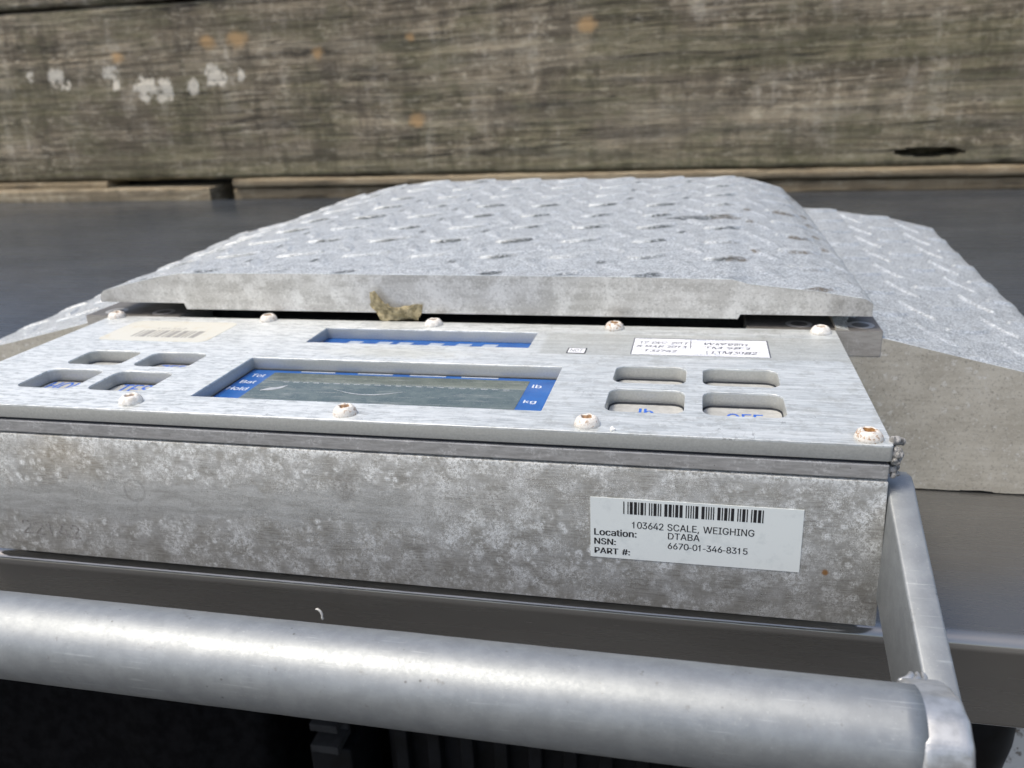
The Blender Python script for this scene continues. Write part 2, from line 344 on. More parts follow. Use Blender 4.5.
def mat_simple(name, c1, c2, rough=0.5, metal=0.0, sc=3.0, bump=0.1, bd=0.02, **kw):
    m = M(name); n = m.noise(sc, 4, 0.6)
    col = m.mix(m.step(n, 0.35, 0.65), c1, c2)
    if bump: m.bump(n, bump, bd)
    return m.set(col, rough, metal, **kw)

def mat_paper(name, c, stain=(0.5, 0.5, 0.45), k=0.25):
    m = M(name); n = m.noise(1.3, 4, 0.6); s_ = m.step(m.vor(7.0), 0.10, 0.05)
    col = m.mix(m.mul(m.step(n, 0.52, 0.70), k), c, stain)
    col = m.mix(m.mul(s_, m.step(m.noise(0.8, 2, off=3), 0.52, 0.62), 0.5), col, (0.35, 0.35, 0.34))
    m.bump(m.noise(2.5, 3), 0.10, 0.03)
    return m.set(col, 0.42, 0.0)

def mat_screw(name, rust):
    m = M(name)
    n = m.noise(6, 5, 0.7); f = m.noise(14, 3, 0.7, off=4)
    col = m.mix(m.step(n, 0.35, 0.65), (0.62, 0.59, 0.54), (0.82, 0.80, 0.76))
    a = m.t.nodes.new("ShaderNodeAttribute"); a.attribute_name = "dirt"
    rs = m.mt('MAXIMUM', m.mul(m.step(n, 0.62 - 0.13 * rust, 0.71 - 0.11 * rust), rust, 0.85), m.mul(m.step(m.mt('ADD', a.outputs['Fac'], m.mul(m.mt('SUBTRACT', f, 0.5), 0.5)), 0.45, 0.75), 0.45 + 0.55 * rust))
    col = m.mix(rs, col, m.mix(f, (0.12, 0.05, 0.015), (0.46, 0.24, 0.07)))
    m.bump(m.mt('ADD', n, f), 0.35, 0.04)
    return m.set(col, 0.65, 0.1)

def mat_glass():
    m = M("dusty_display_glass")
    n = m.noise(1.1, 5, 0.65); d = m.noise((0.5, 4, 4), 5, 0.7, off=5); f = m.noise(16, 3, 0.7, off=8)
    col = m.mix(m.step(n, 0.35, 0.65), (0.062, 0.082, 0.070), (0.105, 0.128, 0.108))
    dust = m.mt('MAXIMUM', m.mul(m.step(d, 0.52, 0.68), 0.4), m.mul(m.step(f, 0.62, 0.70), 0.5))
    col = m.mix(dust, col, (0.34, 0.35, 0.34))
    m.bump(n, 0.05, 0.03)
    return m.set(col, m.lin(dust, 0, 0.5, 0.07, 0.35), 0.0, Specular_IOR_Level=0.85)

MT = dict(
    housing=mat_housing(), cover=mat_cover(),
    spacer=mat_plain_alu("grey_spacer_aluminium", (0.34, 0.335, 0.325), (0.47, 0.465, 0.455), 0.35, 0.45, 0.45),
    bracket=mat_plain_alu("dull_bracket_aluminium", (0.36, 0.34, 0.31), (0.46, 0.44, 0.405), 0.2, 0.5, 0.3, top_shade=True),
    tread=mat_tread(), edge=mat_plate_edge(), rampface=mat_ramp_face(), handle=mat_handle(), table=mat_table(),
    wood=mat_wood("weathered_timber", 1.12, 0.04, 0.0, True), wood_up=mat_wood("weathered_upper_timber", 1.15, 0.0, 40.0),
    batten=mat_wood("grey_batten_timber", 1.55, 0.3, 80.0, False, 0.15), batten_y=mat_wood("tan_batten_timber", 1.45, 0.6, 120.0, False, 0.15),
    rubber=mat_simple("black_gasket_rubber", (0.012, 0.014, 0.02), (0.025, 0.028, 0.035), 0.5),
    dark=mat_simple("grimy_dark_metal", (0.02, 0.02, 0.02), (0.05, 0.048, 0.045), 0.6, 0.3, 1.5),
    blue=mat_simple("printed_blue_film", (0.010, 0.085, 0.32), (0.014, 0.11, 0.38), 0.22, 0.0, 1.2, 0.05),
    lcd=mat_glass(),
    lcdframe=mat_simple("pale_lcd_frame", (0.32, 0.34, 0.36), (0.46, 0.48, 0.50), 0.4, 0.0, 2.0),
    keys=mat_simple("off_white_key_film", (0.40, 0.40, 0.38), (0.48, 0.48, 0.46), 0.18, 0.0, 3.0, 0.05),
    ink=mat_simple("black_ink", (0.012, 0.012, 0.014), (0.022, 0.022, 0.025), 0.5),
    inkgrey=mat_simple("faded_grey_ink", (0.26, 0.25, 0.23), (0.36, 0.35, 0.32), 0.5, 0.0, 5),
    inkblue=mat_simple("blue_ink", (0.015, 0.10, 0.50), (0.02, 0.13, 0.55), 0.4),
    inkwhite=mat_simple("white_ink", (0.62, 0.66, 0.72), (0.70, 0.74, 0.80), 0.4),
    inkslate=mat_simple("slate_grey_ink", (0.30, 0.36, 0.46), (0.42, 0.47, 0.55), 0.35),
    pen=mat_simple("pen_ink", (0.05, 0.055, 0.075), (0.10, 0.105, 0.13), 0.5, 0.0, 8),
    label=mat_paper("white_label_vinyl", (0.755, 0.80, 0.79), (0.60, 0.65, 0.65), 0.55),
    calib=mat_paper("white_calibration_paper", (0.82, 0.83, 0.86), (0.6, 0.6, 0.58), 0.3),
    aged=mat_paper("yellowed_sticker", (0.62, 0.61, 0.54), (0.55, 0.49, 0.36), 0.6),
    leaf=mat_simple("dry_leaf", (0.20, 0.165, 0.085), (0.44, 0.37, 0.22), 0.75, 0.0, 3.5, 0.8, 0.15),
    seal=mat_simple("crumbly_grey_sealant", (0.15, 0.145, 0.135), (0.42, 0.41, 0.39), 0.75, 0.05, 7.0, 0.5, 0.05),
    whitebit=mat_simple("white_flake", (0.70, 0.70, 0.68), (0.82, 0.82, 0.80), 0.7, 0.0, 8.0),
    ground=mat_simple("dirty_concrete", (0.06, 0.058, 0.054), (0.12, 0.115, 0.105), 0.9, 0.0, 0.08, 0.4, 0.3),
    black=mat_simple("black_plastic", (0.004, 0.0045, 0.005), (0.008, 0.009, 0.011), 0.55, 0.0, 0.6, 0.1, 0.02, Specular_IOR_Level=0.15),
    board=mat_simple("speckled_white_board", (0.70, 0.69, 0.67), (0.80, 0.79, 0.77), 0.6, 0.0, 1.1, 0.2, 0.05),
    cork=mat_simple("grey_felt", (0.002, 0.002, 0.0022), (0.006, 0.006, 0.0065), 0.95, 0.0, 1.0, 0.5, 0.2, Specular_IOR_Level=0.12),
    weld=mat_simple("ground_weld_aluminium", (0.40, 0.41, 0.415), (0.55, 0.56, 0.565), 0.40, 0.7, 1.6, 0.15, 0.05),
    galv=mat_simple("dull_galvanised_steel", (0.012, 0.0125, 0.013), (0.025, 0.026, 0.027), 0.9, 0.0, 0.8),
)
SCREW = [mat_screw("white_corroded_screw", 0.12), mat_screw("tan_corroded_screw", 0.75), mat_screw("rusty_screw", 1.0)]

# ------------------------------------------------------------------ object helpers
def thing(name, label, cat, base, group=None):
    o = bpy.data.objects.new(name, None); COL.objects.link(o)
    o.empty_display_size = 0.02
    o.location = (base[0] * S, base[1] * S, base[2] * S + Z0)
    o['label'] = label; o['category'] = cat
    if group: o['group'] = group
    return o

def base_of(par):
    if par is None: return Vector((0, 0, 0))
    v = Vector((par.location.x, par.location.y, par.location.z - Z0)) / S
    q = par.parent
    return v

ORIGIN = {}
def link(name, me, mats, par=None, label=None, smooth=False, ang=None):
    """mesh data in panel centimetres -> object under par (local axes stay parallel to the world's)"""
    me.name = name
    top = par
    while top is not None and top.parent is not None: top = top.parent
    off = Vector((0, 0, 0)) if top is None else ORIGIN[top.name]
    me.transform(Matrix.Scale(S, 4) if top is None else Matrix.Identity(4) @ Matrix.Scale(S, 4))
    if not isinstance(mats, (list, tuple)): mats = [mats]
    for q in mats: me.materials.append(q)
    o = bpy.data.objects.new(name, me); COL.objects.link(o)
    if par is None: o.location = (0, 0, Z0)
    else: o.parent = par
    if smooth or ang:
        for p in me.polygons: p.use_smooth = True
        if ang:
            me.set_sharp_from_angle(angle=math.radians(ang))
    if label: o['label'] = label
    return o

def root(name, label, cat, base=(0, 0, 0), group=None):
    """thing whose parts are modelled in panel centimetres: the Empty stands at the panel's origin"""
    o = thing(name, label, cat, (0, 0, 0), group); ORIGIN[o.name] = Vector((0, 0, 0)); return o

def tag(o, label, cat, group=None, kind=None):
    if label: o['label'] = label
    if cat: o['category'] = cat
    if group: o['group'] = group
    if kind: o['kind'] = kind
    return o

def mesh_of(bm):
    bmesh.ops.recalc_face_normals(bm, faces=bm.faces)
    me = bpy.data.meshes.new("m"); bm.to_mesh(me); bm.free(); return me

def box(bm, lo, hi, bev=0.0, seg=2, mi=0):
    vs_ = [bm.verts.new((x, y, z)) for z in (lo[2], hi[2]) for y in (lo[1], hi[1]) for x in (lo[0], hi[0])]
    fs = [bm.faces.new([vs_[i] for i in q]) for q in ((0, 2, 3, 1), (4, 5, 7, 6), (0, 1, 5, 4), (2, 6, 7, 3), (0, 4, 6, 2), (1, 3, 7, 5))]
    for f in fs: f.material_index = mi
    if bev:
        es = {e for f in fs for e in f.edges}
        r = bmesh.ops.bevel(bm, geom=list(es), offset=bev, segments=seg, affect='EDGES', profile=0.5)
        for f in r['faces']: f.material_index = mi
    return vs_

def prism(bm, pts, ext, axis='x', bev=0.0, seg=2):
    """pts: 2-D outline; ext: (a, b) along axis"""
    def P(u, v, t): return (t, u, v) if axis == 'x' else ((u, t, v) if axis == 'y' else (u, v, t))
    a = [bm.verts.new(P(u, v, ext[0])) for u, v in pts]; b = [bm.verts.new(P(u, v, ext[1])) for u, v in pts]
    n = len(pts); fs = [bm.faces.new(a), bm.faces.new(b[::-1])]
    for i in range(n): fs.append(bm.faces.new((a[i], a[(i + 1) % n], b[(i + 1) % n], b[i])))
    if bev:
        bmesh.ops.recalc_face_normals(bm, faces=fs)
        es = {e for f in fs for e in f.edges}
        bmesh.ops.bevel(bm, geom=list(es), offset=bev, segments=seg, affect='EDGES', profile=0.5)

def rrect(x0, y0, x1, y1, r=0.0, n=6):
    if r <= 0: return [(x0, y0), (x1, y0), (x1, y1), (x0, y1)]
    out = []
    for cx, cy, a0 in ((x1 - r, y0 + r, -90), (x1 - r, y1 - r, 0), (x0 + r, y1 - r, 90), (x0 + r, y0 + r, 180)):
        for i in range(n + 1):
            a = math.radians(a0 + 90 * i / n); out.append((cx + r * math.cos(a), cy + r * math.sin(a)))
    return out

def curve_plate(outer, holes, z0, z1, bev=0.02):
    cu = bpy.data.curves.new("c", 'CURVE'); cu.dimensions = '2D'; cu.fill_mode = 'BOTH'
    for pts in [outer] + holes:
        sp = cu.splines.new('POLY'); sp.points.add(len(pts) - 1); sp.use_cyclic_u = True
        for q, (x, y) in zip(sp.points, pts): q.co = (x, y, 0, 1)
    cu.extrude = (z1 - z0) / 2 - bev; cu.bevel_depth = bev; cu.bevel_resolution = 2; cu.offset = -bev
    ob = bpy.data.objects.new("c", cu); COL.objects.link(ob)
    dg = bpy.context.evaluated_depsgraph_get(); dg.update()
    me = bpy.data.meshes.new_from_object(ob.evaluated_get(dg)); me.materials.clear()
    bpy.data.objects.remove(ob); bpy.data.curves.remove(cu)
    me.transform(Matrix.Translation((0, 0, (z0 + z1) / 2)))
    return me

GLYPH = {
'#':(440,[[(242,0),(326,509),(377,509),(294,0)],[(10,140),(19,192),(400,192),(391,140)],[(64,0),(147,509),(198,509),(115,0)],[(40,316),(49,368),(429,368),(421,316)]]),
',':(188,[[(38,-119),(68,71),(137,71),(84,-119)]]),
'-':(245,[[(30,212),(215,212),(215,160),(30,160)]]),
'0':(412,[[(227,-7),(191,-3),(158,7),(130,24),(105,48),(85,77),(69,113),(57,155),(50,202),(48,254),(50,306),(57,353),(69,395),(85,431),(106,461),(130,484),(159,502),(191,512),(227,516),(262,512),(295,502),(323,484),(348,461),(368,431),(384,395),(396,353),(403,306),(405,254),(403,202),(396,155),(384,113),(368,77),(348,48),(323,24),(295,7),(263,-3)],[(227,50),(250,52),(271,60),(290,74),(306,92),(320,116),(330,144),(338,176),(342,213),(344,254),(342,295),(338,332),(330,365),(320,393),(306,416),(290,435),(271,449),(250,457),(227,460),(203,457),(182,449),(163,435),(147,416),(134,393),(123,365),(115,332),(111,295),(109,254),(111,213),(115,176),(123,144),(134,116),(147,92),(163,74),(182,60),(203,52)]]),
'1':(400,[[(225,0),(225,509),(186,509),(168,468),(120,420),(62,392),(62,342),(110,362),(163,398),(163,0)]]),
'2':(412,[[(64,0),(64,47),(234,229),(282,282),(311,327),(320,371),(319,389),(315,405),(308,419),(298,431),(287,441),(273,449),(224,460),(205,458),(188,454),(172,447),(159,438),(148,427),(139,413),(132,398),(128,381),(127,362),(66,362),(68,391),(75,418),(86,442),(102,464),(121,482),(143,496),(168,507),(196,513),(225,516),(254,513),(281,507),(306,497),(328,482),(346,465),(361,445),(372,423),(379,398),(381,372),(371,318),(336,259),(267,180),(153,60),(153,57),(389,57),(389,0)]]),
'3':(412,[[(218,-7),(188,-5),(159,1),(133,10),(108,22),(88,38),(70,57),(57,79),(48,104),(44,132),(109,132),(112,115),(118,100),(126,87),(137,76),(150,66),(165,59),(219,50),(275,61),(291,69),(304,80),(315,93),(323,108),(328,125),(329,145),(328,163),(323,180),(316,196),(306,211),(292,223),(275,234),(254,241),(229,246),(201,248),(157,248),(157,299),(288,448),(288,452),(70,452),(70,509),(372,509),(372,461),(211,278),(211,289),(247,290),(279,286),(308,276),(333,262),(354,244),(371,222),(383,198),(391,173),(393,145),(390,116),(383,90),(370,66),(354,45),(333,27),(309,12),(281,2),(251,-5)]]),
'4':(412,[[(40,105),(40,158),(247,509),(311,509),(109,166),(109,163),(413,163),(413,105)],[(282,0),(282,121),(282,146),(282,318),(343,318),(343,0)]]),
'5':(412,[[(221,-7),(192,-5),(165,1),(140,11),(118,25),(99,41),(83,60),(71,82),(63,105),(60,130),(122,130),(125,115),(130,102),(138,89),(173,60),(221,50),(241,51),(259,56),(276,64),(291,75),(304,89),(314,104),(322,122),(326,141),(328,162),(326,183),(321,203),(314,221),(303,237),(290,251),(275,262),(257,270),(238,275),(218,277),(167,268),(128,246),(67,253),(96,509),(366,509),(366,452),(151,452),(134,301),(178,325),(229,334),(252,332),(274,328),(294,321),(313,311),(330,299),(345,285),(358,269),(370,251),(379,231),(386,210),(390,187),(391,163),(388,132),(381,102),(369,76),(352,52),(332,32),(309,15),(282,3),(253,-4)]]),
'6':(412,[[(226,-7),(196,-4),(168,3),(142,15),(119,31),(100,51),(84,74),(73,101),(66,130),(64,162),(65,187),(71,212),(80,239),(137,340),(252,509),(322,509),(151,261),(145,261),(165,288),(196,307),(235,314),(265,312),(291,305),(316,295),(337,280),(355,262),(370,240),(380,215),(387,187),(389,157),(387,127),(379,98),(368,73),(352,50),(333,30),(310,14),(284,3),(257,-4)],[(226,48),(245,50),(263,55),(279,63),(293,73),(304,86),(314,101),(322,119),(326,137),(327,157),(326,178),(322,196),(314,213),(304,228),(293,241),(279,251),(263,259),(245,264),(226,265),(207,264),(190,259),(174,252),(160,241),(148,229),(138,214),(131,197),(126,179),(125,158),(126,138),(131,119),(138,102),(148,86),(160,73),(174,63),(190,55),(207,50)]]),
'7':(412,[[(97,0),(323,448),(323,452),(62,452),(62,509),(391,509),(391,449),(165,0)]]),
'8':(412,[[(226,-7),(193,-5),(163,1),(136,11),(111,25),(91,42),(74,62),(62,84),(54,109),(52,135),(53,156),(58,176),(65,195),(75,212),(87,228),(101,241),(117,252),(134,260),(153,265),(129,276),(109,289),(93,308),(80,330),(73,354),(70,380),(73,405),(79,429),(90,450),(106,469),(124,485),(146,498),(170,508),(197,514),(226,516),(255,514),(282,508),(306,498),(328,485),(346,469),(361,450),(373,429),(379,405),(382,380),(379,354),(372,330),(359,308),(343,289),(323,276),(300,267),(319,260),(335,252),(351,241),(365,228),(377,212),(387,195),(395,176),(399,156),(401,135),(398,109),(391,84),(378,62),(362,42),(341,25),(317,11),(289,1),(259,-5)],[(226,49),(248,50),(267,54),(285,60),(300,69),(313,79),(323,91),(331,106),(335,121),(337,139),(335,157),(330,173),(322,189),(312,202),(298,213),(283,223),(265,230),(247,234),(226,235),(206,234),(187,230),(169,223),(154,213),(140,202),(130,189),(122,173),(117,157),(115,139),(117,121),(121,106),(129,91),(139,79),(152,69),(167,60),(185,54),(205,50)],[(226,290),(274,300),(287,308),(298,318),(307,330),(314,344),(318,359),(319,376),(318,392),(314,407),(308,420),(299,432),(288,442),(275,449),(226,460),(177,449),(164,442),(153,432),(145,420),(138,407),(134,392),(133,376),(134,359),(138,344),(145,330),(154,318),(165,308),(178,300)]]),
'9':(412,[[(226,516),(256,513),(285,506),(310,494),(333,478),(352,458),(368,434),(380,408),(387,378),(389,347),(387,322),(382,296),(373,270),(315,168),(200,0),(130,0),(301,248),(307,248),(287,221),(257,202),(218,195),(188,197),(161,203),(137,214),(116,229),(98,247),(83,269),(72,294),(66,321),(64,352),(66,382),(73,411),(85,436),(101,459),(120,479),(143,494),(168,506),(196,513)],[(226,460),(207,459),(190,454),(174,446),(160,435),(148,423),(138,407),(131,390),(127,372),(125,352),(127,331),(131,313),(138,295),(148,280),(160,268),(174,257),(190,250),(207,245),(226,243),(245,245),(263,249),(279,257),(293,267),(305,280),(314,295),(322,312),(326,330),(327,350),(326,371),(322,390),(314,407),(305,422),(293,435),(279,446),(263,454),(245,459)]]),
':':(188,[[(95,-4),(83,-3),(73,1),(63,9),(55,18),(51,29),(50,41),(51,53),(55,64),(63,73),(73,81),(83,85),(95,87),(107,85),(118,81),(128,73),(135,64),(140,53),(141,41),(140,29),(135,18),(128,9),(118,1),(107,-3)],[(95,271),(83,272),(73,277),(63,284),(55,294),(51,304),(50,316),(51,328),(55,339),(63,349),(73,356),(83,360),(95,362),(107,360),(118,356),(128,349),(135,339),(140,328),(141,316),(140,304),(135,294),(128,284),(118,277),(107,272)]]),
'A':(480,[[(16,0),(201,509),(276,509),(463,0),(395,0),(287,302),(264,372),(232,478),(245,478),(213,371),(191,302),(85,0)],[(110,142),(110,199),(370,199),(370,142)]]),
'B':(456,[[(60,0),(60,509),(241,509),(274,507),(304,501),(329,491),(350,477),(367,461),(381,442),(390,421),(396,398),(398,374),(397,353),(393,336),(387,320),(356,286),(315,267),(315,262),(331,260),(347,254),(363,245),(378,234),(391,220),(402,203),(411,184),(416,161),(418,136),(416,111),(410,88),(400,67),(386,48),(368,31),(344,18),(317,8),(284,2),(247,0)],[(125,57),(245,57),(281,60),(309,67),(330,80),(344,96),(353,115),(355,137),(354,153),(350,169),(342,184),(333,197),(320,209),(306,218),(289,225),(269,229),(248,231),(125,231)],[(125,285),(238,285),(288,296),(302,304),(314,314),(323,326),(330,340),(335,355),(336,372),(333,393),(326,412),(313,429),(294,442),(270,449),(240,452),(125,452)]]),
'C':(510,[[(267,-7),(225,-3),(186,7),(150,25),(119,49),(92,79),(70,115),(53,157),(44,203),(40,254),(44,305),(53,352),(70,393),(92,429),(119,459),(150,484),(186,501),(225,512),(267,516),(340,504),(362,496),(383,485),(402,471),(419,456),(435,438),(448,418),(459,397),(467,373),(473,348),(408,348),(389,395),(357,428),(315,449),(267,456),(237,453),(209,445),(184,432),(161,414),(141,391),(125,364),(113,332),(106,295),(103,254),(106,213),(113,177),(125,145),(141,117),(161,94),(184,76),(210,63),(237,56),(267,53),(315,60),(357,81),(389,114),(408,160),(473,160),(467,135),(459,112),(448,91),(435,71),(420,53),(402,38),(383,24),(363,13),(341,5),(317,-2),(293,-6)]]),
'D':(502,[[(219,0),(96,0),(96,57),(215,57),(254,60),(288,68),(318,81),(343,99),(363,122),(379,149),(390,181),(397,216),(399,255),(397,294),(390,329),(379,361),(364,388),(344,410),(320,428),(291,441),(258,449),(221,452),(93,452),(93,509),(225,509),(273,505),(315,495),(353,478),(385,455),(412,426),(433,391),(449,351),(458,306),(462,255),(458,205),(449,159),(433,119),(411,83),(384,54),(351,31),(312,14),(268,3)],[(125,509),(125,0),(60,0),(60,509)]]),
'E':(419,[[(60,0),(60,509),(372,509),(372,452),(125,452),(125,286),(355,286),(355,229),(125,229),(125,57),(375,57),(375,0)]]),
'F':(410,[[(60,0),(60,509),(369,509),(369,452),(125,452),(125,278),(346,278),(346,221),(125,221),(125,0)]]),
'G':(520,[[(269,-7),(225,-3),(185,7),(149,25),(118,49),(91,79),(69,116),(53,157),(43,203),(40,254),(43,305),(53,352),(69,393),(91,429),(117,459),(149,484),(184,501),(223,512),(265,516),(291,514),(316,510),(340,504),(363,494),(384,483),(403,469),(421,453),(436,436),(449,416),(460,395),(468,373),(474,349),(408,349),(387,393),(356,427),(315,448),(265,456),(236,453),(209,445),(183,432),(160,414),(141,392),(125,364),(113,332),(106,295),(103,254),(106,213),(113,177),(125,145),(141,117),(161,95),(184,76),(210,63),(238,56),(269,53),(296,55),(322,61),(345,71),(365,85),(382,102),(396,123),(407,147),(413,173),(415,202),(434,199),(283,199),(283,256),(478,256),(478,200),(475,160),(466,124),(451,91),(431,62),(406,38),(377,19),(344,5),(308,-4)]]),
'H':(517,[[(60,0),(60,509),(125,509),(125,289),(392,289),(392,509),(457,509),(457,0),(392,0),(392,232),(125,232),(125,0)]]),
'I':(300,[[(31,0),(31,57),(118,57),(118,452),(31,452),(31,509),(269,509),(269,452),(183,452),(183,57),(269,57),(269,0)]]),
'L':(393,[[(60,0),(60,509),(125,509),(125,57),(361,57),(361,0)]]),
'M':(628,[[(60,0),(60,509),(152,509),(277,187),(287,159),(299,123),(311,84),(322,49),(307,49),(318,83),(330,121),(342,158),(352,187),(476,509),(568,509),(568,0),(504,0),(504,291),(504,327),(505,369),(506,413),(507,457),(513,457),(498,409),(482,363),(467,322),(456,291),(342,0),(286,0),(170,291),(159,321),(145,361),(129,408),(112,457),(119,457),(120,416),(121,372),(122,328),(122,291),(122,0)]]),
'N':(523,[[(60,0),(60,509),(136,509),(343,183),(363,151),(388,107),(414,55),(405,54),(401,108),(399,157),(399,195),(399,509),(463,509),(463,0),(387,0),(202,290),(177,331),(148,381),(108,452),(119,454),(122,384),(124,328),(125,291),(125,0)]]),
'O':(533,[[(267,-7),(225,-3),(186,7),(150,25),(119,49),(92,79),(70,115),(53,157),(44,203),(40,254),(44,305),(53,352),(70,393),(92,429),(119,459),(150,484),(186,501),(225,512),(267,516),(309,512),(348,501),(384,484),(415,459),(442,429),(464,393),(480,352),(490,305),(493,254),(490,203),(480,157),(464,115),(442,79),(415,49),(384,25),(348,7),(309,-3)],[(267,53),(296,55),(324,63),(349,76),(372,94),(392,116),(408,144),(420,176),(428,213),(430,254),(428,295),(420,332),(408,365),(392,392),(372,415),(349,433),(324,446),(296,453),(267,456),(237,453),(210,445),(184,433),(161,415),(142,392),(125,364),(113,332),(106,295),(103,254),(106,213),(113,176),(125,144),(142,117),(161,94),(184,76),(210,63),(237,55)]]),
'P':(445,[[(60,0),(60,509),(235,509),(272,506),(305,499),(332,487),(356,471),(375,452),(390,430),(400,404),(407,377),(409,348),(407,318),(400,291),(390,265),(375,243),(356,223),(332,207),(305,195),(272,188),(235,186),(109,186),(109,242),(233,242),(257,244),(279,248),(297,256),(312,266),(324,279),(333,294),(339,310),(343,328),(344,348),(343,367),(339,385),(333,402),(324,416),(312,428),(297,439),(279,446),(257,451),(232,452),(125,452),(125,0)]]),
'R':(449,[[(60,0),(60,509),(236,509),(273,506),(305,500),(333,489),(356,473),(376,455),(390,433),(401,408),(407,381),(409,352),(407,323),(401,296),(390,271),(376,250),(356,232),(333,217),(305,206),(273,200),(236,198),(96,198),(96,255),(234,255),(258,256),(280,260),(298,267),(313,276),(325,287),(334,300),(340,316),(344,333),(345,352),(344,371),(340,389),(334,405),(325,419),(313,430),(298,440),(279,446),(258,451),(233,452),(125,452),(125,0)],[(353,0),(230,229),(303,229),(428,0)]]),
'S':(447,[[(224,-9),(188,-7),(156,-1),(128,9),(102,23),(81,40),(64,60),(51,83),(42,109),(38,137),(104,137),(108,118),(114,102),(123,88),(136,76),(150,66),(166,59),(224,49),(246,50),(267,54),(286,60),(303,69),(317,79),(329,92),(338,106),(344,122),(346,139),(344,154),(340,168),(332,179),(296,205),(245,222),(184,239),(145,253),(112,269),(86,289),(67,313),(56,341),(52,372),(54,400),(62,425),(75,448),(92,468),(113,484),(138,498),(165,508),(195,514),(227,516),(259,514),(289,508),(316,498),(340,484),(360,468),(377,449),(390,427),(398,403),(401,378),(337,378),(332,402),(320,421),(302,437),(280,449),(254,456),(225,459),(204,457),(185,454),(167,448),(152,440),(139,430),(129,418),(121,405),(117,391),(115,376),(117,359),(122,345),(131,334),(169,308),(212,293),(264,279),(312,264),(359,238),(395,198),(402,180),(407,161),(408,139),(406,112),(399,87),(386,64),(370,43),(349,25),(323,11),(294,0),(261,-7)]]),
'T':(449,[[(32,452),(32,509),(417,509),(417,452),(257,452),(257,0),(193,0),(193,452)]]),
'W':(686,[[(155,0),(16,509),(82,509),(163,196),(175,145),(187,94),(197,40),(189,40),(200,94),(211,145),(224,196),(306,509),(380,509),(462,196),(474,145),(486,94),(497,40),(488,40),(499,94),(510,145),(523,196),(603,509),(670,509),(530,0),(455,0),(368,323),(351,391),(336,475),(350,475),(335,395),(318,323),(230,0)]]),
'Z':(438,[[(42,0),(42,46),(273,385),(306,431),(341,476),(348,454),(285,452),(223,452),(40,452),(40,509),(397,509),(397,462),(169,129),(134,81),(97,33),(90,54),(152,57),(214,57),(399,57),(399,0)]]),
'a':(389,[[(160,-9),(137,-7),(115,-3),(94,5),(76,15),(60,29),(48,45),(38,63),(32,84),(30,108),(32,128),(36,146),(43,161),(53,174),(64,184),(78,193),(125,211),(178,220),(234,227),(265,235),(271,240),(274,246),(276,255),(267,297),(240,322),(196,331),(149,322),(118,301),(100,274),(41,291),(51,313),(64,331),(79,346),(95,358),(114,368),(133,375),(194,384),(239,379),(286,360),(300,350),(312,336),(322,320),(330,301),(335,278),(337,251),(337,0),(277,0),(277,52),(272,52),(252,25),(215,1)],[(170,45),(192,47),(211,51),(228,59),(242,68),(254,80),(263,93),(270,108),(274,122),(276,138),(276,190),(259,182),(231,176),(200,171),(175,168),(134,159),(103,139),(97,130),(93,118),(92,105),(102,72),(130,52)]]),
'b':(424,[[(229,-8),(208,-7),(189,-3),(172,4),(138,31),(118,59),(112,59),(112,0),(53,0),(53,509),(114,509),(114,319),(118,319),(137,346),(171,373),(188,379),(207,383),(229,384),(259,382),(287,374),(313,361),(335,342),(354,320),(370,293),(381,261),(388,227),(390,189),(388,151),(381,116),(370,84),(355,57),(336,34),(313,16),(288,3),(260,-6)],[(220,47),(242,49),(262,55),(279,66),(294,80),(306,97),(316,117),(323,139),(327,163),(328,189),(327,215),(323,239),(316,261),(307,281),(295,298),(280,311),(262,322),(243,328),(220,330),(198,328),(178,322),(161,312),(147,299),(134,282),(125,263),(118,241),(114,216),(113,189),(114,162),(118,138),(125,115),(135,95),(147,78),(162,65),(179,55),(198,49)]]),
'c':(396,[[(207,-8),(174,-5),(144,3),(117,16),(93,35),(72,58),(56,85),(44,116),(37,150),(34,187),(37,225),(44,260),(56,291),(72,318),(93,341),(117,360),(144,374),(174,382),(207,384),(260,377),(305,356),(340,322),(362,277),(303,262),(290,289),(270,311),(242,325),(207,330),(184,328),(163,321),(145,310),(130,296),(118,278),(108,258),(102,236),(98,212),(96,187),(98,163),(102,139),(108,117),(118,97),(130,80),(145,66),(163,55),(184,49),(207,46),(243,52),(271,66),(292,89),(304,117),(363,102),(341,56),(306,21),(261,-1)]]),
'd':(424,[[(195,-8),(165,-6),(137,3),(111,16),(89,34),(70,57),(55,84),(43,116),(36,151),(34,189),(36,227),(43,261),(55,293),(70,320),(89,342),(112,361),(137,374),(165,382),(196,384),(218,383),(237,379),(253,373),(287,346),(306,319),(311,319),(311,509),(372,509),(372,0),(313,0),(313,59),(307,59),(287,31),(252,4),(236,-3),(217,-7)],[(205,47),(226,49),(246,55),(263,65),(278,78),(290,95),(299,115),(306,138),(310,162),(312,189),(310,216),(306,241),(300,263),(290,282),(278,299),(263,312),(246,322),(227,328),(205,330),(182,328),(162,322),(145,311),(130,298),(118,281),(108,261),(102,239),(98,215),(96,189),(98,163),(102,139),(109,117),(118,97),(130,80),(145,66),(162,55),(182,49)]]),
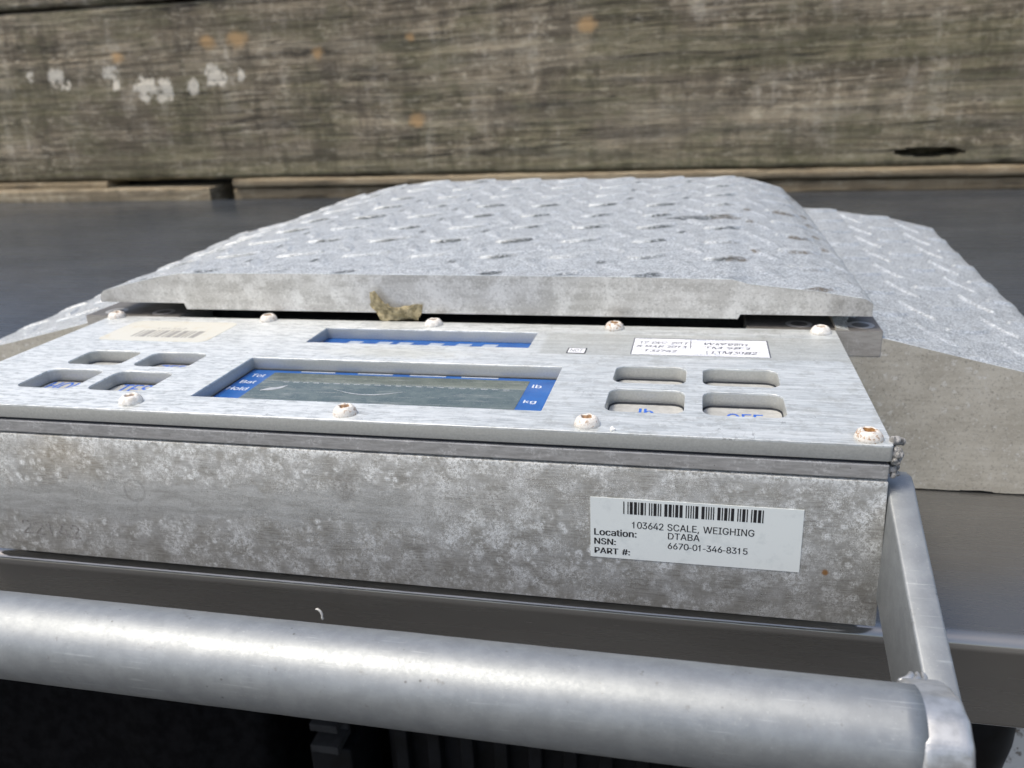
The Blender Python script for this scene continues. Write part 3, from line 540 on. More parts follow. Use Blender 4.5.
'g':(425,[[(207,-151),(180,-149),(156,-146),(134,-140),(82,-110),(51,-69),(101,-41),(122,-66),(154,-88),(207,-97),(236,-95),(261,-87),(282,-75),(298,-58),(308,-34),(311,-6),(311,68),(306,68),(287,41),(252,16),(236,10),(217,6),(195,5),(165,7),(138,14),(113,27),(90,43),(71,65),(55,90),(43,120),(36,154),(34,191),(36,229),(43,263),(55,293),(71,320),(90,342),(112,361),(138,374),(166,382),(196,384),(218,383),(237,379),(253,373),(288,346),(308,319),(313,319),(313,379),(372,379),(372,-9),(370,-40),(363,-67),(350,-90),(334,-109),(314,-124),(291,-136),(265,-144),(237,-149)],[(205,59),(227,61),(246,66),(264,75),(278,87),(290,103),(300,121),(307,142),(311,166),(312,193),(311,219),(307,242),(300,264),(291,283),(279,299),(264,312),(247,322),(227,328),(205,330),(182,328),(163,322),(145,312),(130,298),(118,282),(109,262),(102,241),(98,218),(96,193),(98,167),(102,144),(109,123),(118,104),(131,88),(145,76),(163,66),(183,61)]]),
'i':(167,[[(53,0),(53,379),(114,379),(114,0)],[(84,443),(73,444),(63,448),(54,455),(47,463),(43,472),(41,483),(43,494),(47,504),(54,512),(63,518),(73,522),(84,524),(95,522),(105,518),(114,512),(121,504),(125,494),(126,483),(125,472),(121,463),(114,455),(105,448),(95,444)]]),
'k':(381,[[(110,137),(110,212),(121,212),(284,379),(360,379),(184,199),(177,199)],[(53,0),(53,509),(114,509),(114,0)],[(294,0),(148,186),(191,229),(372,0)]]),
'l':(189,[[(139,-2),(112,0),(91,8),(74,20),(62,37),(55,59),(53,84),(53,509),(114,509),(114,99),(120,62),(126,57),(135,53),(146,52),(160,53),(170,54),(181,3),(162,-1)]]),
'm':(610,[[(53,0),(53,379),(112,379),(112,295),(108,295),(114,314),(122,331),(132,346),(172,376),(219,386),(245,383),(268,375),(287,361),(303,342),(314,320),(321,295),(312,295),(318,312),(326,329),(337,343),(381,375),(437,386),(458,385),(478,380),(497,372),(514,361),(529,346),(541,328),(550,307),(555,283),(557,255),(557,0),(496,0),(496,254),(493,279),(485,298),(473,313),(456,323),(438,329),(419,330),(402,329),(387,326),(374,320),(345,290),(335,247),(335,0),(274,0),(274,260),(272,280),(265,297),(253,311),(238,322),(220,328),(199,330),(158,320),(145,312),(135,302),(126,289),(119,274),(115,257),(114,238),(114,0)]]),
'n':(410,[[(114,227),(114,0),(53,0),(53,379),(112,379),(112,287),(102,287),(116,319),(132,344),(152,362),(175,374),(200,382),(227,384),(252,383),(275,377),(295,369),(313,356),(328,340),(341,321),(350,298),(355,271),(357,240),(357,0),(296,0),(296,235),(293,263),(286,286),(273,304),(256,318),(235,326),(210,329),(192,328),(176,324),(161,317),(147,308),(136,297),(126,283),(119,266),(115,248)]]),
'o':(415,[[(207,-8),(174,-5),(144,3),(117,16),(93,35),(72,58),(56,85),(44,116),(37,150),(34,187),(37,225),(44,260),(56,291),(72,318),(93,341),(117,360),(144,374),(174,382),(207,384),(241,382),(271,374),(299,360),(323,341),(343,318),(359,291),(371,260),(379,225),(381,187),(379,150),(371,116),(359,85),(343,58),(323,35),(299,16),(271,3),(241,-5)],[(207,46),(231,49),(252,55),(270,66),(285,80),(298,97),(307,117),(314,139),(318,163),(319,187),(318,212),(314,236),(307,258),(298,278),(285,296),(270,310),(252,321),(231,328),(207,330),(184,328),(163,321),(145,310),(130,296),(118,278),(108,258),(102,236),(98,212),(96,187),(98,163),(102,139),(108,117),(118,97),(130,80),(145,66),(163,55),(184,49)]]),
't':(227,[[(204,379),(204,327),(6,327),(6,379)],[(65,471),(126,471),(126,98),(127,83),(130,70),(136,61),(144,55),(156,51),(170,50),(185,51),(202,54),(213,2),(192,-3),(168,-4),(138,-1),(113,7),(92,21),(77,41),(68,64),(65,93)]]),
}

def text_verts(s_):
    """plain grotesque letters from the outlines above, one filled mesh"""
    V, F, x = [], [], 0.0
    for ch in s_:
        if ch == ' ': x += 0.25; continue
        adv, polys = GLYPH[ch]
        def area(p): return sum(a[0] * b[1] - b[0] * a[1] for a, b in zip(p, p[1:] + p[:1])) / 2
        ars = [area(p) for p in polys]; sgn = 1 if max(ars, key=abs) > 0 else -1
        groups = []
        for p, a_ in zip(polys, ars):
            if a_ * sgn <= 0: continue
            x0, x1, y0, y1 = min(q[0] for q in p), max(q[0] for q in p), min(q[1] for q in p), max(q[1] for q in p)
            hol = [h for h, b_ in zip(polys, ars) if b_ * sgn < 0 and x0 <= h[0][0] <= x1 and y0 <= h[0][1] <= y1 and abs(b_) < abs(a_)]
            groups.append([p] + hol)
        for gi, grp in enumerate(groups):
            cu = bpy.data.curves.new("t", 'CURVE'); cu.dimensions = '2D'; cu.fill_mode = 'BOTH'
            for p in grp:
                sp = cu.splines.new('POLY'); sp.points.add(len(p) - 1); sp.use_cyclic_u = True
                for q, (a, b) in zip(sp.points, p): q.co = (a / 1000, b / 1000, 0, 1)
            ob = bpy.data.objects.new("t", cu); COL.objects.link(ob)
            dg = bpy.context.evaluated_depsgraph_get(); dg.update()
            me = bpy.data.meshes.new_from_object(ob.evaluated_get(dg)); n0 = len(V)
            V += [Vector((v.co.x + x, v.co.y, 0.0008 * gi)) for v in me.vertices]; F += [tuple(k + n0 for k in p.vertices) for p in me.polygons]
            bpy.data.objects.remove(ob); bpy.data.curves.remove(cu); bpy.data.meshes.remove(me)
        x += adv / 1000
    return V, F

def put_text(bm, s, x0, x1, y0, y1, P, mi, bold=0.0, jit=None, full=False):
    """letters stretched so that the string spans x0..x1 and a capital spans y0..y1; P maps (u, v) to a point"""
    V, F = text_verts(s)
    if bold:
        V0, F0 = V, F; V, F = [], []
        for c_, dx in enumerate((0.0, -bold, bold)):
            F += [tuple(k + len(V) for k in f) for f in F0]; V += [Vector((v.x + dx, v.y, v.z + 0.0004 * c_)) for v in V0]
    xa = min(v.x for v in V); xb = max(v.x for v in V)
    ya, yb = (min(v.y for v in V), max(v.y for v in V)) if full else (0.0, 0.509)
    k = []; nrm = Vector((0, -1, 0)) if P(0, 0)[2] != P(0, 1)[2] else Vector((0, 0, 1))
    for v in V:
        u = x0 + (v.x - xa) / (xb - xa) * (x1 - x0); t = y0 + (v.y - ya) / (yb - ya) * (y1 - y0)
        if jit: u += jit[0] * (t - y0) + jit[1] * math.sin(u * 7.0 + t * 5); t += jit[1] * math.sin(u * 9.0)
        k.append(bm.verts.new(Vector(P(u, t)) + nrm * v.z))
    for f in F:
        try: q = bm.faces.new([k[i] for i in f]); q.material_index = mi
        except ValueError: pass

def quad(bm, u0, v0, u1, v1, P, mi, sk=0.0):
    f = bm.faces.new([bm.verts.new(P(*q)) for q in ((u0, v0), (u1, v0), (u1 + sk, v1), (u0 + sk, v1))]); f.material_index = mi; return f

def interp(prof, x):
    if x <= prof[0][0]: return prof[0][1]
    for (a, za), (b, zb) in zip(prof, prof[1:]):
        if x <= b: return za + (zb - za) * (x - a) / (b - a)
    return prof[-1][1]

# ------------------------------------------------------------------ setting
g = bmesh.new()
gv = [g.verts.new(q) for q in ((-20000, -20000, -92.35), (20000, -20000, -92.35), (20000, 20000, -92.35), (-20000, 20000, -92.35))]
g.faces.new(gv)
tag(link('ground', mesh_of(g), MT['ground']), 'dirty grey concrete ground under the steel table', 'ground', kind='structure')

# ---- timber wall
wall = root('timber_wall', 'weathered grey brown timber wall standing behind the steel table', 'wall')
def timber(name, x0, x1, z0, z1, y0, y1, mat, seed, wob=0.25, nx=200, nz=40, round_=0.8, label=None, ends=0.0, hole=None):
    x0, x1, z0, z1, y0, y1 = WX(x0), WX(x1), WZ(z0), WZ(z1), WY(y0), WY(y1)
    if hole: hole = (WX(hole[0]), WZ(hole[1]), hole[2], hole[3])
    bm = bmesh.new(); rows = []
    for j in range(nz + 1):
        t = j / nz; row = []
        for i in range(nx + 1):
            x = x0 + (x1 - x0) * i / nx; z = z0 + (z1 - z0) * t
            n = mnoise.noise(Vector((x * 0.05, seed, z * 0.4))) * wob + mnoise.noise(Vector((x * 0.3, seed + 9, z * 1.6))) * wob * 0.35
            e = min(z - z0, z1 - z)
            rb = round_ * (1 - min(1, e / max(round_, 1e-3))) ** 2
            zz_ = z
            if e < 1e-6:
                zz_ = z + (mnoise.noise(Vector((x * 0.06, seed + 3, t * 5))) * wob * 1.3 + mnoise.noise(Vector((x * 0.35, seed + 4, t * 5))) * wob * 0.6)
            y = y0 + n + rb
            if hole and abs((x - hole[0]) / hole[2]) < 1 and abs((z - hole[1]) / hole[3]) < 1 and ((x - hole[0]) / hole[2]) ** 2 + ((z - hole[1]) / hole[3]) ** 2 < 1: y += 6
            row.append(bm.verts.new((x, y, zz_)))
        rows.append(row)
    for a, b in zip(rows, rows[1:]):
        for i in range(nx): bm.faces.new((a[i], a[i + 1], b[i + 1], b[i]))
    bk = [[bm.verts.new((v.co.x, y1, v.co.z)) for v in rows[k]] for k in (0, -1)]
    for i in range(nx):
        bm.faces.new((rows[0][i], bk[0][i], bk[0][i + 1], rows[0][i + 1])); bm.faces.new((rows[-1][i], rows[-1][i + 1], bk[1][i + 1], bk[1][i]))
        bm.faces.new((bk[0][i], bk[1][i], bk[1][i + 1], bk[0][i + 1]))
    for k in (0, -1):
        col_ = [r[k] for r in rows]; bm.faces.new(col_ + [bk[1][k], bk[0][k]])
    return link(name, mesh_of(bm), mat, wall, label, ang=50)
timber('plank', -215, 110, -3.4, 28.6, 125, 133, MT['wood'], 1.0, nx=420, nz=110, label='wide weathered main plank with flaked white paint', hole=(29.5, -1.3, 5.2, 0.75))
timber('plank', -215, 110, 29.1, 35.5, 124.6, 133, MT['wood_up'], 5.0, nx=300, nz=24, label='upper plank above the seam')
timber('batten', -215, -100.3, -7.7, -4.9, 122.4, 131.5, MT['batten'], 9.0, 0.12, 140, 8, 0.35, label='grey batten with a square end')
timber('batten', -96.8, 110, -7.7, -5.6, 125.4, 131.8, MT['batten_y'], 13.0, 0.14, 220, 8, 0.4, label='tan lower batten')
timber('batten', -215, -124.5, -5.1, -3.6, 124.7, 131.6, MT['batten_y'], 17.0, 0.12, 80, 6, 0.3, label='short filler strip')
timber('batten', -96.4, 110, -5.25, -3.55, 124.6, 131.7, MT['batten_y'], 21.0, 0.16, 220, 6, 0.5, label='tan upper batten under the main plank')
bm = bmesh.new(); box(bm, (-225, 144.0, -92.3), (115, 148, 36), 0.0)
link('backing', mesh_of(bm), MT['dark'], wall)
bm = bmesh.new(); box(bm, (-225, 137.5, -92.3), (115, 143.0, -9.1), 0.3)
link('footing', mesh_of(bm), MT['wood_up'], wall)

# ---- steel work table
table = root('steel_table', 'dull grey stainless steel table with a rolled front edge', 'table')
TZ = -8.5
bm = bmesh.new()
pts = []
TY = 1.45
prof = [(133.2, TZ), (TY + 0.42, TZ)]
for i in range(1, 8):
    a = math.radians(90 * i / 8); prof.append((TY + 0.42 - 0.42 * math.sin(a), TZ - 0.42 * (1 - math.cos(a))))
prof += [(TY, TZ - 0.46), (TY + 0.02, -12.3)]
for i in range(1, 6):
    a = math.radians(90 * i / 6); prof.append((TY + 0.02 + 0.25 * (1 - math.cos(a)), -12.3 - 0.25 * math.sin(a)))
prof += [(TY + 0.55, -12.5), (TY + 0.4, -12.3), (TY + 0.25, -12.2), (TY + 0.22, TZ - 0.6), (TY + 0.5, TZ - 0.25), (133.2, TZ - 0.25)]
NX = 60
rows = []
for i in range(NX + 1):
    x = -190 + 280 * i / NX
    rows.append([bm.verts.new((x, y + (0.09 * mnoise.noise(Vector((x * 0.06, 0, 0.3))) + (x + 18) * 0.006 if y < 10 else 0), z + (1.5 * min(1, max(0, (-x - 8) / 30)) if z < -11 else 0) + (0.05 * mnoise.noise(Vector((x * 0.05, 4, 0.3))) if y < 10 else 0))) for y, z in prof])
n = len(prof)
for a, b in zip(rows, rows[1:]):
    for i in range(n): bm.faces.new((a[i], a[(i + 1) % n], b[(i + 1) % n], b[i]))
bm.faces.new(rows[0]); bm.faces.new(rows[-1][::-1])
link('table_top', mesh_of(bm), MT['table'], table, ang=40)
for x, y in ((-178, 8), (82, 8), (-178, 116), (82, 116)):
    bm = bmesh.new(); box(bm, (x - 2, y - 2, -92.3), (x + 2, y + 2, TZ - 0.3), 0.3)
    link('table_leg', mesh_of(bm), MT['table'], table)

# ---- things in the dark below
crate = root('plastic_crate', 'black plastic crate with upright ribs in the dark under the table', 'crate')
bm = bmesh.new()
box(bm, (-27, 16, -92.2), (-6, 60, -22), 0.4)
link('body', mesh_of(bm), MT['black'], crate)
for i in range(9):
    bm = bmesh.new(); x = -26 + i * 2.35
    box(bm, (x, 14.9, -60), (x + 0.9, 15.98, -24), 0.12); link('rib', mesh_of(bm), MT['black'], crate)
bm = bmesh.new(); box(bm, (-27.6, 14.6, -23.4), (-5.4, 15.98, -21.6), 0.2); link('rim', mesh_of(bm), MT['black'], crate)
bk = root('steel_bracket', 'small dull steel bracket on the dark crate below the handle bar', 'bracket')
bm = bmesh.new(); prism(bm, [(13.2, -30.4), (15.4, -30.4), (15.4, -28.2), (13.4, -28.2), (13.4, -28.8), (15.0, -28.8), (15.0, -29.8), (13.2, -29.8)], (-31.4, -29.4), 'x', 0.05)
link('plate', mesh_of(bm), MT['galv'], bk)
bm = bmesh.new(); box(bm, (-32, 14.0, -92.2), (-28.9, 19, -30.65), 0.2); link('post', mesh_of(bm), MT['black'], bk)
bm = bmesh.new()
nx, ny = 60, 40; rows = []
for j in range(ny + 1):
    row = []
    for i in range(nx + 1):
        x = -75 + 42 * i / nx; y = 8 + 60 * j / ny
        e = min(i, nx - i, j, ny - j) / 8.0
        h = -92.2 + min(1, e) * (68 + 7 * mnoise.noise(Vector((x * 0.08, y * 0.08, 3))) + 2.5 * mnoise.noise(Vector((x * 0.3, y * 0.3, 8))))
        row.append(bm.verts.new((x, y, h)))
    rows.append(row)
for a, b in zip(rows, rows[1:]):
    for i in range(nx): bm.faces.new((a[i], a[i + 1], b[i + 1], b[i]))
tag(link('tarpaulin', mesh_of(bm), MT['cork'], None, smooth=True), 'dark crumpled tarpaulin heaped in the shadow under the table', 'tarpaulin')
bk = root('bucket', 'black round bucket under the right end of the table', 'bucket')
bm = bmesh.new(); N = 48; prof = [(0, -60), (1.2, -60), (1.6, -32), (2.0, -28.5), (2.5, -26.5), (3.0, -25), (3.3, -23), (3.35, -15), (3.2, -14.7), (3.05, -15), (3.0, -22), (0, -23)]
rg = []
for r, z in prof: rg.append([bm.verts.new((8.0 + r * math.cos(6.28318 * i / N), 14.5 + r * math.sin(6.28318 * i / N), z)) for i in range(N)] if r > 0 else [bm.verts.new((8.0, 14.5, z))])
for a, b in zip(rg, rg[1:]):
    for i in range(N):
        if len(a) == 1: bm.faces.new((a[0], b[(i + 1) % N], b[i]))
        elif len(b) == 1: bm.faces.new((a[i], a[(i + 1) % N], b[0]))
        else: bm.faces.new((a[i], a[(i + 1) % N], b[(i + 1) % N], b[i]))
link('body', mesh_of(bm), MT['black'], bk, ang=40)
bm = bmesh.new(); box(bm, (-2, 10, -92.2), (14, 20, -60.1), 0.4); link('stand', mesh_of(bm), MT['black'], bk)

def mat_board():
    m = M("chipped_white_board")
    n = m.noise(1.2, 5, 0.7); v = m.vor(1.1, off=3)
    col = m.mix(m.step(n, 0.55, 0.66), (0.74, 0.74, 0.73), (0.22, 0.19, 0.16))
    jn = m.step(m.mt('ABSOLUTE', m.mt('SUBTRACT', m.x, 11.55)), 0.12, 0.05)
    col = m.mix(jn, col, (0.1, 0.09, 0.08))
    m.bump(n, 0.4, 0.05)
    return m.set(col, 0.6, 0)
bm = bmesh.new(); box(bm, (6, 19.2, -92.2), (40, 20.4, -15), 0.15)
tag(link('board', mesh_of(bm), mat_board()), 'chipped white board leaning behind the black bucket under the table', 'board')

# ------------------------------------------------------------------ the weighing scale
scale_ = root('weighing_scale', 'corroded aluminium wheel weighing scale lying on the steel table', 'scale')

# housing
bm = bmesh.new()
box(bm, (-40.7, 0.02, -7.29), (-0.02, 14.1, -1.38), 0.07, 2)
bmesh.ops.subdivide_edges(bm, edges=[e for e in bm.edges if e.calc_length() > 20], cuts=1)
for v in bm.verts:                       # the right end bulges a little towards its lower edge
    if v.co.x > -5 and v.co.z < -4: v.co.x += 0.16
hs = link('housing', mesh_of(bm), MT['housing'], scale_, ang=40)
FP = lambda d: (lambda u, v: (u, 0.02 - d, v))
bm = bmesh.new(); put_text(bm, "22142", -36.3, -33.3, -6.32, -5.62, FP(0.006), 0)
for v in bm.verts: v.co.z -= 0.035 * (v.co.x + 36.3)
link('stamped_number', mesh_of(bm), mat_simple("stamped_metal", (0.25, 0.24, 0.22), (0.46, 0.45, 0.44), 0.5, 0.3, 7.0), hs)
for x in (-39, -1.8):
    for y in (1.8, 12.6):
        bm = bmesh.new(); bmesh.ops.create_cone(bm, segments=24, radius1=0.7, radius2=0.8, depth=1.2, cap_ends=True, matrix=Matrix.Translation((x, y + 1.6, -7.895)))
        link('rubber_foot', mesh_of(bm), MT['rubber'], hs)

# cover plate with its cut-outs
KEYS = []
for x0, x1 in ((-37.0, -34.0), (-33.3, -30.3), (-10.1, -7.05), (-6.35, -3.25)):
    KEYS += [(x0, 2.12, x1, 4.65), (x0, 5.42, x1, 7.6)]
W1 = (-27.8, 1.84, -12.5, 7.22); W2 = (-26.25, 9.9, -14.6, 12.55)
holes = [rrect(*k, 0.5, 6) for k in KEYS] + [rrect(*W1, 0.06, 2), rrect(*W2, 0.06, 2)]
me = curve_plate(rrect(-40.66, 0.0, 0.0, 14.08, 0.12, 3), holes, -0.6, 0.0, 0.025)
link('cover_plate', me, MT['cover'], scale_, ang=35)
bm = bmesh.new(); box(bm, (-40.5, 0.14, -0.735), (-0.14, 14.0, -0.602)); link('gasket', mesh_of(bm), MT['rubber'], scale_)
# printed membranes lie on the gasket, just under the openings
PP = lambda z: (lambda u, v: (u, v, z))
def sheet(name, rects, mat, z, extra=None, label=None, r=0.0):
    bm = bmesh.new()
    for q in rects:
        f = bm.faces.new([bm.verts.new((x, y, z)) for x, y in rrect(*q, r)])
    mats = [mat]
    if extra: mats += extra(bm)
    return link(name, mesh_of(bm), mats, scale_, label)
PZ = -0.600
def left_text(bm):
    P = PP(PZ + 0.004)
    put_text(bm, "HOLD", -36.75, -34.45, 3.35, 4.38, P, 1, 0.015)
    put_text(bm, "TEST", -32.95, -30.75, 3.35, 4.42, P, 1, 0.015)
    put_text(bm, "ZERO", -32.9, -30.8, 6.35, 7.32, P, 1, 0.015)
    return [MT['inkblue']]
def right_text(bm):
    P = PP(PZ + 0.004)
    put_text(bm, "lb", -8.85, -8.25, 3.2, 4.02, P, 1, 0.02)
    put_text(bm, "OFF", -5.42, -4.02, 2.95, 3.86, P, 1, 0.015)
    return [MT['inkblue']]
RIM = 0.10
sheet('key_film', [(-37.4, 1.6, -29.9, 8.0)], MT['keys'], PZ, left_text, 'off white key film with blue lettering at the left')
sheet('key_film', [(-10.5, 1.6, -2.9, 8.0)], MT['keys'], PZ, right_text, 'off white key film with blue lettering at the right')
def win_text(bm):
    P = PP(PZ + 0.004)
    put_text(bm, "Tot", -27.42, -26.72, 6.12, 6.50, P, 1, 0.01)
    put_text(bm, "Bat", -27.50, -26.72, 5.22, 5.60, P, 1, 0.01)
    put_text(bm, "Hold", -27.66, -26.66, 4.30, 4.70, P, 1, 0.01)
    put_text(bm, "lb", -13.70, -13.28, 5.97, 6.36, P, 1, 0.01)
    put_text(bm, "kg", -13.72, -13.17, 4.12, 4.46, P, 1, 0.01)
    for x in (-25.2, -22.3, -19.7, -17.2): quad(bm, x, 6.96, x + 1.75, 7.20, P, 2)
    return [MT['inkwhite'], MT['inkslate']]
sheet('display_film', [(-28.2, 1.5, -12.1, 7.6)], MT['blue'], PZ, win_text, 'blue display film with white lettering')
def win2_text(bm):
    P = PP(PZ + 0.004)
    for x in (-25.0, -23.35, -22.2, -20.5, -19.0, -17.6): quad(bm, x, 11.35, x + 0.75, 12.15, P, 1, 0.25)
    return [MT['inkslate']]
sheet('display_film', [(-26.6, 9.5, -14.2, 12.9)], MT['blue'], PZ, win2_text, 'narrow blue display film')
# the black lip seen round the foot of every opening
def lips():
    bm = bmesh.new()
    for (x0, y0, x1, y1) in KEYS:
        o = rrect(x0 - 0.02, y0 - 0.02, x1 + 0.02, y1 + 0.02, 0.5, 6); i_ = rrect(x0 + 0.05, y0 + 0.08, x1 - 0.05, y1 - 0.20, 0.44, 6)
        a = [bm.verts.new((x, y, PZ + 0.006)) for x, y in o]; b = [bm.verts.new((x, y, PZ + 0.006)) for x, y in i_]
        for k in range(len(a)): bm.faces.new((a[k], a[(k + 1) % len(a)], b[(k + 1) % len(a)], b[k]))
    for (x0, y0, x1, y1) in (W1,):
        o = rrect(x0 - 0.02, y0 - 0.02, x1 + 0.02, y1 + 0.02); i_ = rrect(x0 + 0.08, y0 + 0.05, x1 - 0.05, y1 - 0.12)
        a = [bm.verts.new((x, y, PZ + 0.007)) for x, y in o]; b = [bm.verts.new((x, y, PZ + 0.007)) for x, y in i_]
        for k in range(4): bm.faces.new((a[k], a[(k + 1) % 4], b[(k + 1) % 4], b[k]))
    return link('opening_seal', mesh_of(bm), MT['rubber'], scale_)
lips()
bm = bmesh.new()
quad(bm, -26.45, 2.6, -13.92, 6.78, PP(PZ + 0.010), 0)
xd = -25.4
while xd < -14.4:
    quad(bm, xd, 5.52, xd + 0.3, 5.58, PP(PZ + 0.014), 1); xd += 0.5
lcd = link('display_glass', mesh_of(bm), [MT['lcd'], MT['lcdframe']], scale_, 'grey green display glass')
bm = bmesh.new()
# curl of loose film and a bubble edge under the glass
def arc(bm, pts, w, z, mi=0):
    prev = None
    for i, (x, y) in enumerate(pts):
        x2, y2 = pts[min(i + 1, len(pts) - 1)]; x1, y1 = pts[max(i - 1, 0)]
        d = Vector((x2 - x1, y2 - y1, 0)).normalized(); nn = Vector((-d.y, d.x, 0)); ww = w * math.sin(math.pi * (i + 0.6) / (len(pts) + 0.2))
        c = Vector((x, y, z)); a, b = bm.verts.new(c + nn * ww), bm.verts.new(c - nn * ww)
        if prev: f = bm.faces.new((prev[0], a, b, prev[1])); f.material_index = mi
        prev = (a, b)
arc(bm, [(-25.95 + 0.09 * i, 4.35 + 0.012 * i * i * 0.6 + (0.1 * math.sin(i * 0.5))) for i in range(12)], 0.16, PZ + 0.018)
link('film_curl', mesh_of(bm), MT['lcdframe'], lcd); bm = bmesh.new()
arc(bm, [(-22.6 + 3.4 * i / 16, 4.85 - 0.55 * math.sin(math.pi * i / 16)) for i in range(17)], 0.05, PZ + 0.018)
link('film_bubble', mesh_of(bm), MT['lcdframe'], lcd)
# spacer plate
bm = bmesh.new(); box(bm, (-40.62, 0.03, -1.30), (-0.05, 14.05, -0.737), 0.05, 2); link('spacer_plate', mesh_of(bm), MT['spacer'], scale_)

# stickers
bm = bmesh.new()
def slab(bm, u0, v0, u1, v1, P, P2, mi):
    a = [bm.verts.new(P(*q)) for q in ((u0, v0), (u1, v0), (u1, v1), (u0, v1))]; b = [bm.verts.new(P2(*q)) for q in ((u0, v0), (u1, v0), (u1, v1), (u0, v1))]
    f = bm.faces.new(a); f.material_index = mi
    for i in range(4): bm.faces.new((a[i], b[i], b[(i + 1) % 4], a[(i + 1) % 4])).material_index = mi
slab(bm, -10.37, -5.21, -2.70, -2.65, FP(0.022), FP(0.0), 0)
C39 = {'*': 'nwnnwnwnn', '1': 'wnnwnnnnw', '0': 'nnnwwnwnn', '3': 'wnwwnnnnn', '6': 'nnwwwnnnn', '4': 'nnnwwnnnw', '2': 'nnwwnnnnw'}
seq = []
for ch in '*103642*':
    for i, c in enumerate(C39[ch]): seq.append((i % 2 == 0, 2.6 if c == 'w' else 1.0))
    seq.append((False, 1.0))
tot = sum(q[1] for q in seq[:-1]); u = -9.13
P = FP(0.0265)
for bar, wd in seq[:-1]:
    d = wd / tot * (9.13 - 4.08)
    if bar: quad(bm, u, -3.28, u + d, -2.76, P, 1)
    u += d
put_text(bm, "103642 SCALE, WEIGHING", -8.80, -4.36, -3.86, -3.58, P, 1, 0.009)
put_text(bm, "Location:", -10.23, -8.62, -4.25, -3.97, P, 1, 0.024)
put_text(bm, "DTABA", -7.46, -6.30, -4.22, -3.95, P, 1, 0.009)
put_text(bm, "NSN:", -10.23, -9.40, -4.64, -4.38, P, 1, 0.024)
put_text(bm, "6670-01-346-8315", -7.46, -4.56, -4.63, -4.37, P, 1, 0.009)
put_text(bm, "PART #:", -10.22, -8.86, -5.04, -4.79, P, 1, 0.024)
link('inventory_label', mesh_of(bm), [MT['label'], MT['ink']], scale_, 'white inventory label with bar code on the front face')

bm = bmesh.new()
P0, P1, P2 = PP(0.0), PP(0.012), PP(0.016)
slab(bm, -9.66, 9.28, -3.36, 11.94, P1, P0, 0)
quad(bm, -9.66, 9.28, -3.36, 9.33, P2, 1); quad(bm, -9.66, 11.88, -3.36, 11.94, P2, 1); quad(bm, -9.66, 9.331, -9.61, 11.879, P2, 1); quad(bm, -3.42, 9.331, -3.36, 11.879, P2, 1)
P3 = PP(0.020)
for y in (10.05, 10.75, 11.35): quad(bm, -9.6, y, -3.43, y + 0.03, P2, 1)
quad(bm, -6.95, 10.40, -6.91, 11.6, P3, 1); quad(bm, -6.2, 9.6, -6.16, 10.04, P3, 1)
put_text(bm, "12 DEC 2011", -9.35, -7.15, 11.02, 11.36, P3, 1, 0.006, (0.2, 0.03))
put_text(bm, "5 MAR 2013", -9.45, -7.15, 10.42, 10.74, P3, 1, 0.006, (0.2, 0.03))
put_text(bm, "132742", -9.05, -7.6, 9.74, 10.08, P3, 1, 0.008, (0.2, 0.03))
put_text(bm, "W4998m", -6.35, -4.35, 11.0, 11.36, P3, 1, 0.006, (0.2, 0.04))
put_text(bm, "TM 98-2", -6.3, -4.2, 10.42, 10.72, P3, 1, 0.006, (0.2, 0.04))
put_text(bm, "L1M3082", -6.0, -4.0, 9.68, 10.06, P3, 1, 0.008, (0.2, 0.04))
put_text(bm, "CALIBRATION", -7.2, -5.3, 11.64, 11.82, P3, 2, 0.0); put_text(bm, "DATE", -9.4, -8.8, 11.64, 11.8, P3, 2, 0.0); put_text(bm, "SERIAL NO", -6.8, -5.5, 9.42, 9.6, P3, 2, 0.0)
link('calibration_label', mesh_of(bm), [MT['calib'], MT['pen'], MT['inkslate']], scale_, 'white calibration label with handwriting')
bm = bmesh.new()
slab(bm, -12.66, 9.22, -11.75, 10.06, P1, P0, 1); quad(bm, -12.6, 9.29, -11.81, 9.99, P2, 0)
put_text(bm, "NDT", -12.5, -11.92, 9.45, 9.85, P3, 1, 0.0)
link('small_sticker', mesh_of(bm), [MT['calib'], MT['ink']], scale_, 'tiny white sticker with black border')
bm = bmesh.new()
o = rrect(-38.25, 9.35, -31.72, 13.1, 0.55, 6); a = [bm.verts.new((x, y, 0.012)) for x, y in o]; b = [bm.verts.new((x, y, 0.0)) for x, y in o]
bm.faces.new(a)
for i in range(len(a)): bm.faces.new((a[i], b[i], b[(i + 1) % len(a)], a[(i + 1) % len(a)]))
u = -36.6; rb = random.Random(3)
while u < -33.0:
    wd = rb.choice((0.10, 0.12, 0.28, 0.36)); quad(bm, u, 10.05, u + wd, 11.3, P2, 1); u += wd + rb.choice((0.08, 0.10, 0.14))
put_text(bm, "101342", -36.0, -34.2, 11.5, 11.8, P2, 1, 0.0)
b_, _f = None, None
link('barcode_sticker', mesh_of(bm), [MT['aged'], MT['inkgrey']], scale_, 'yellowed sticker with faded bar code')

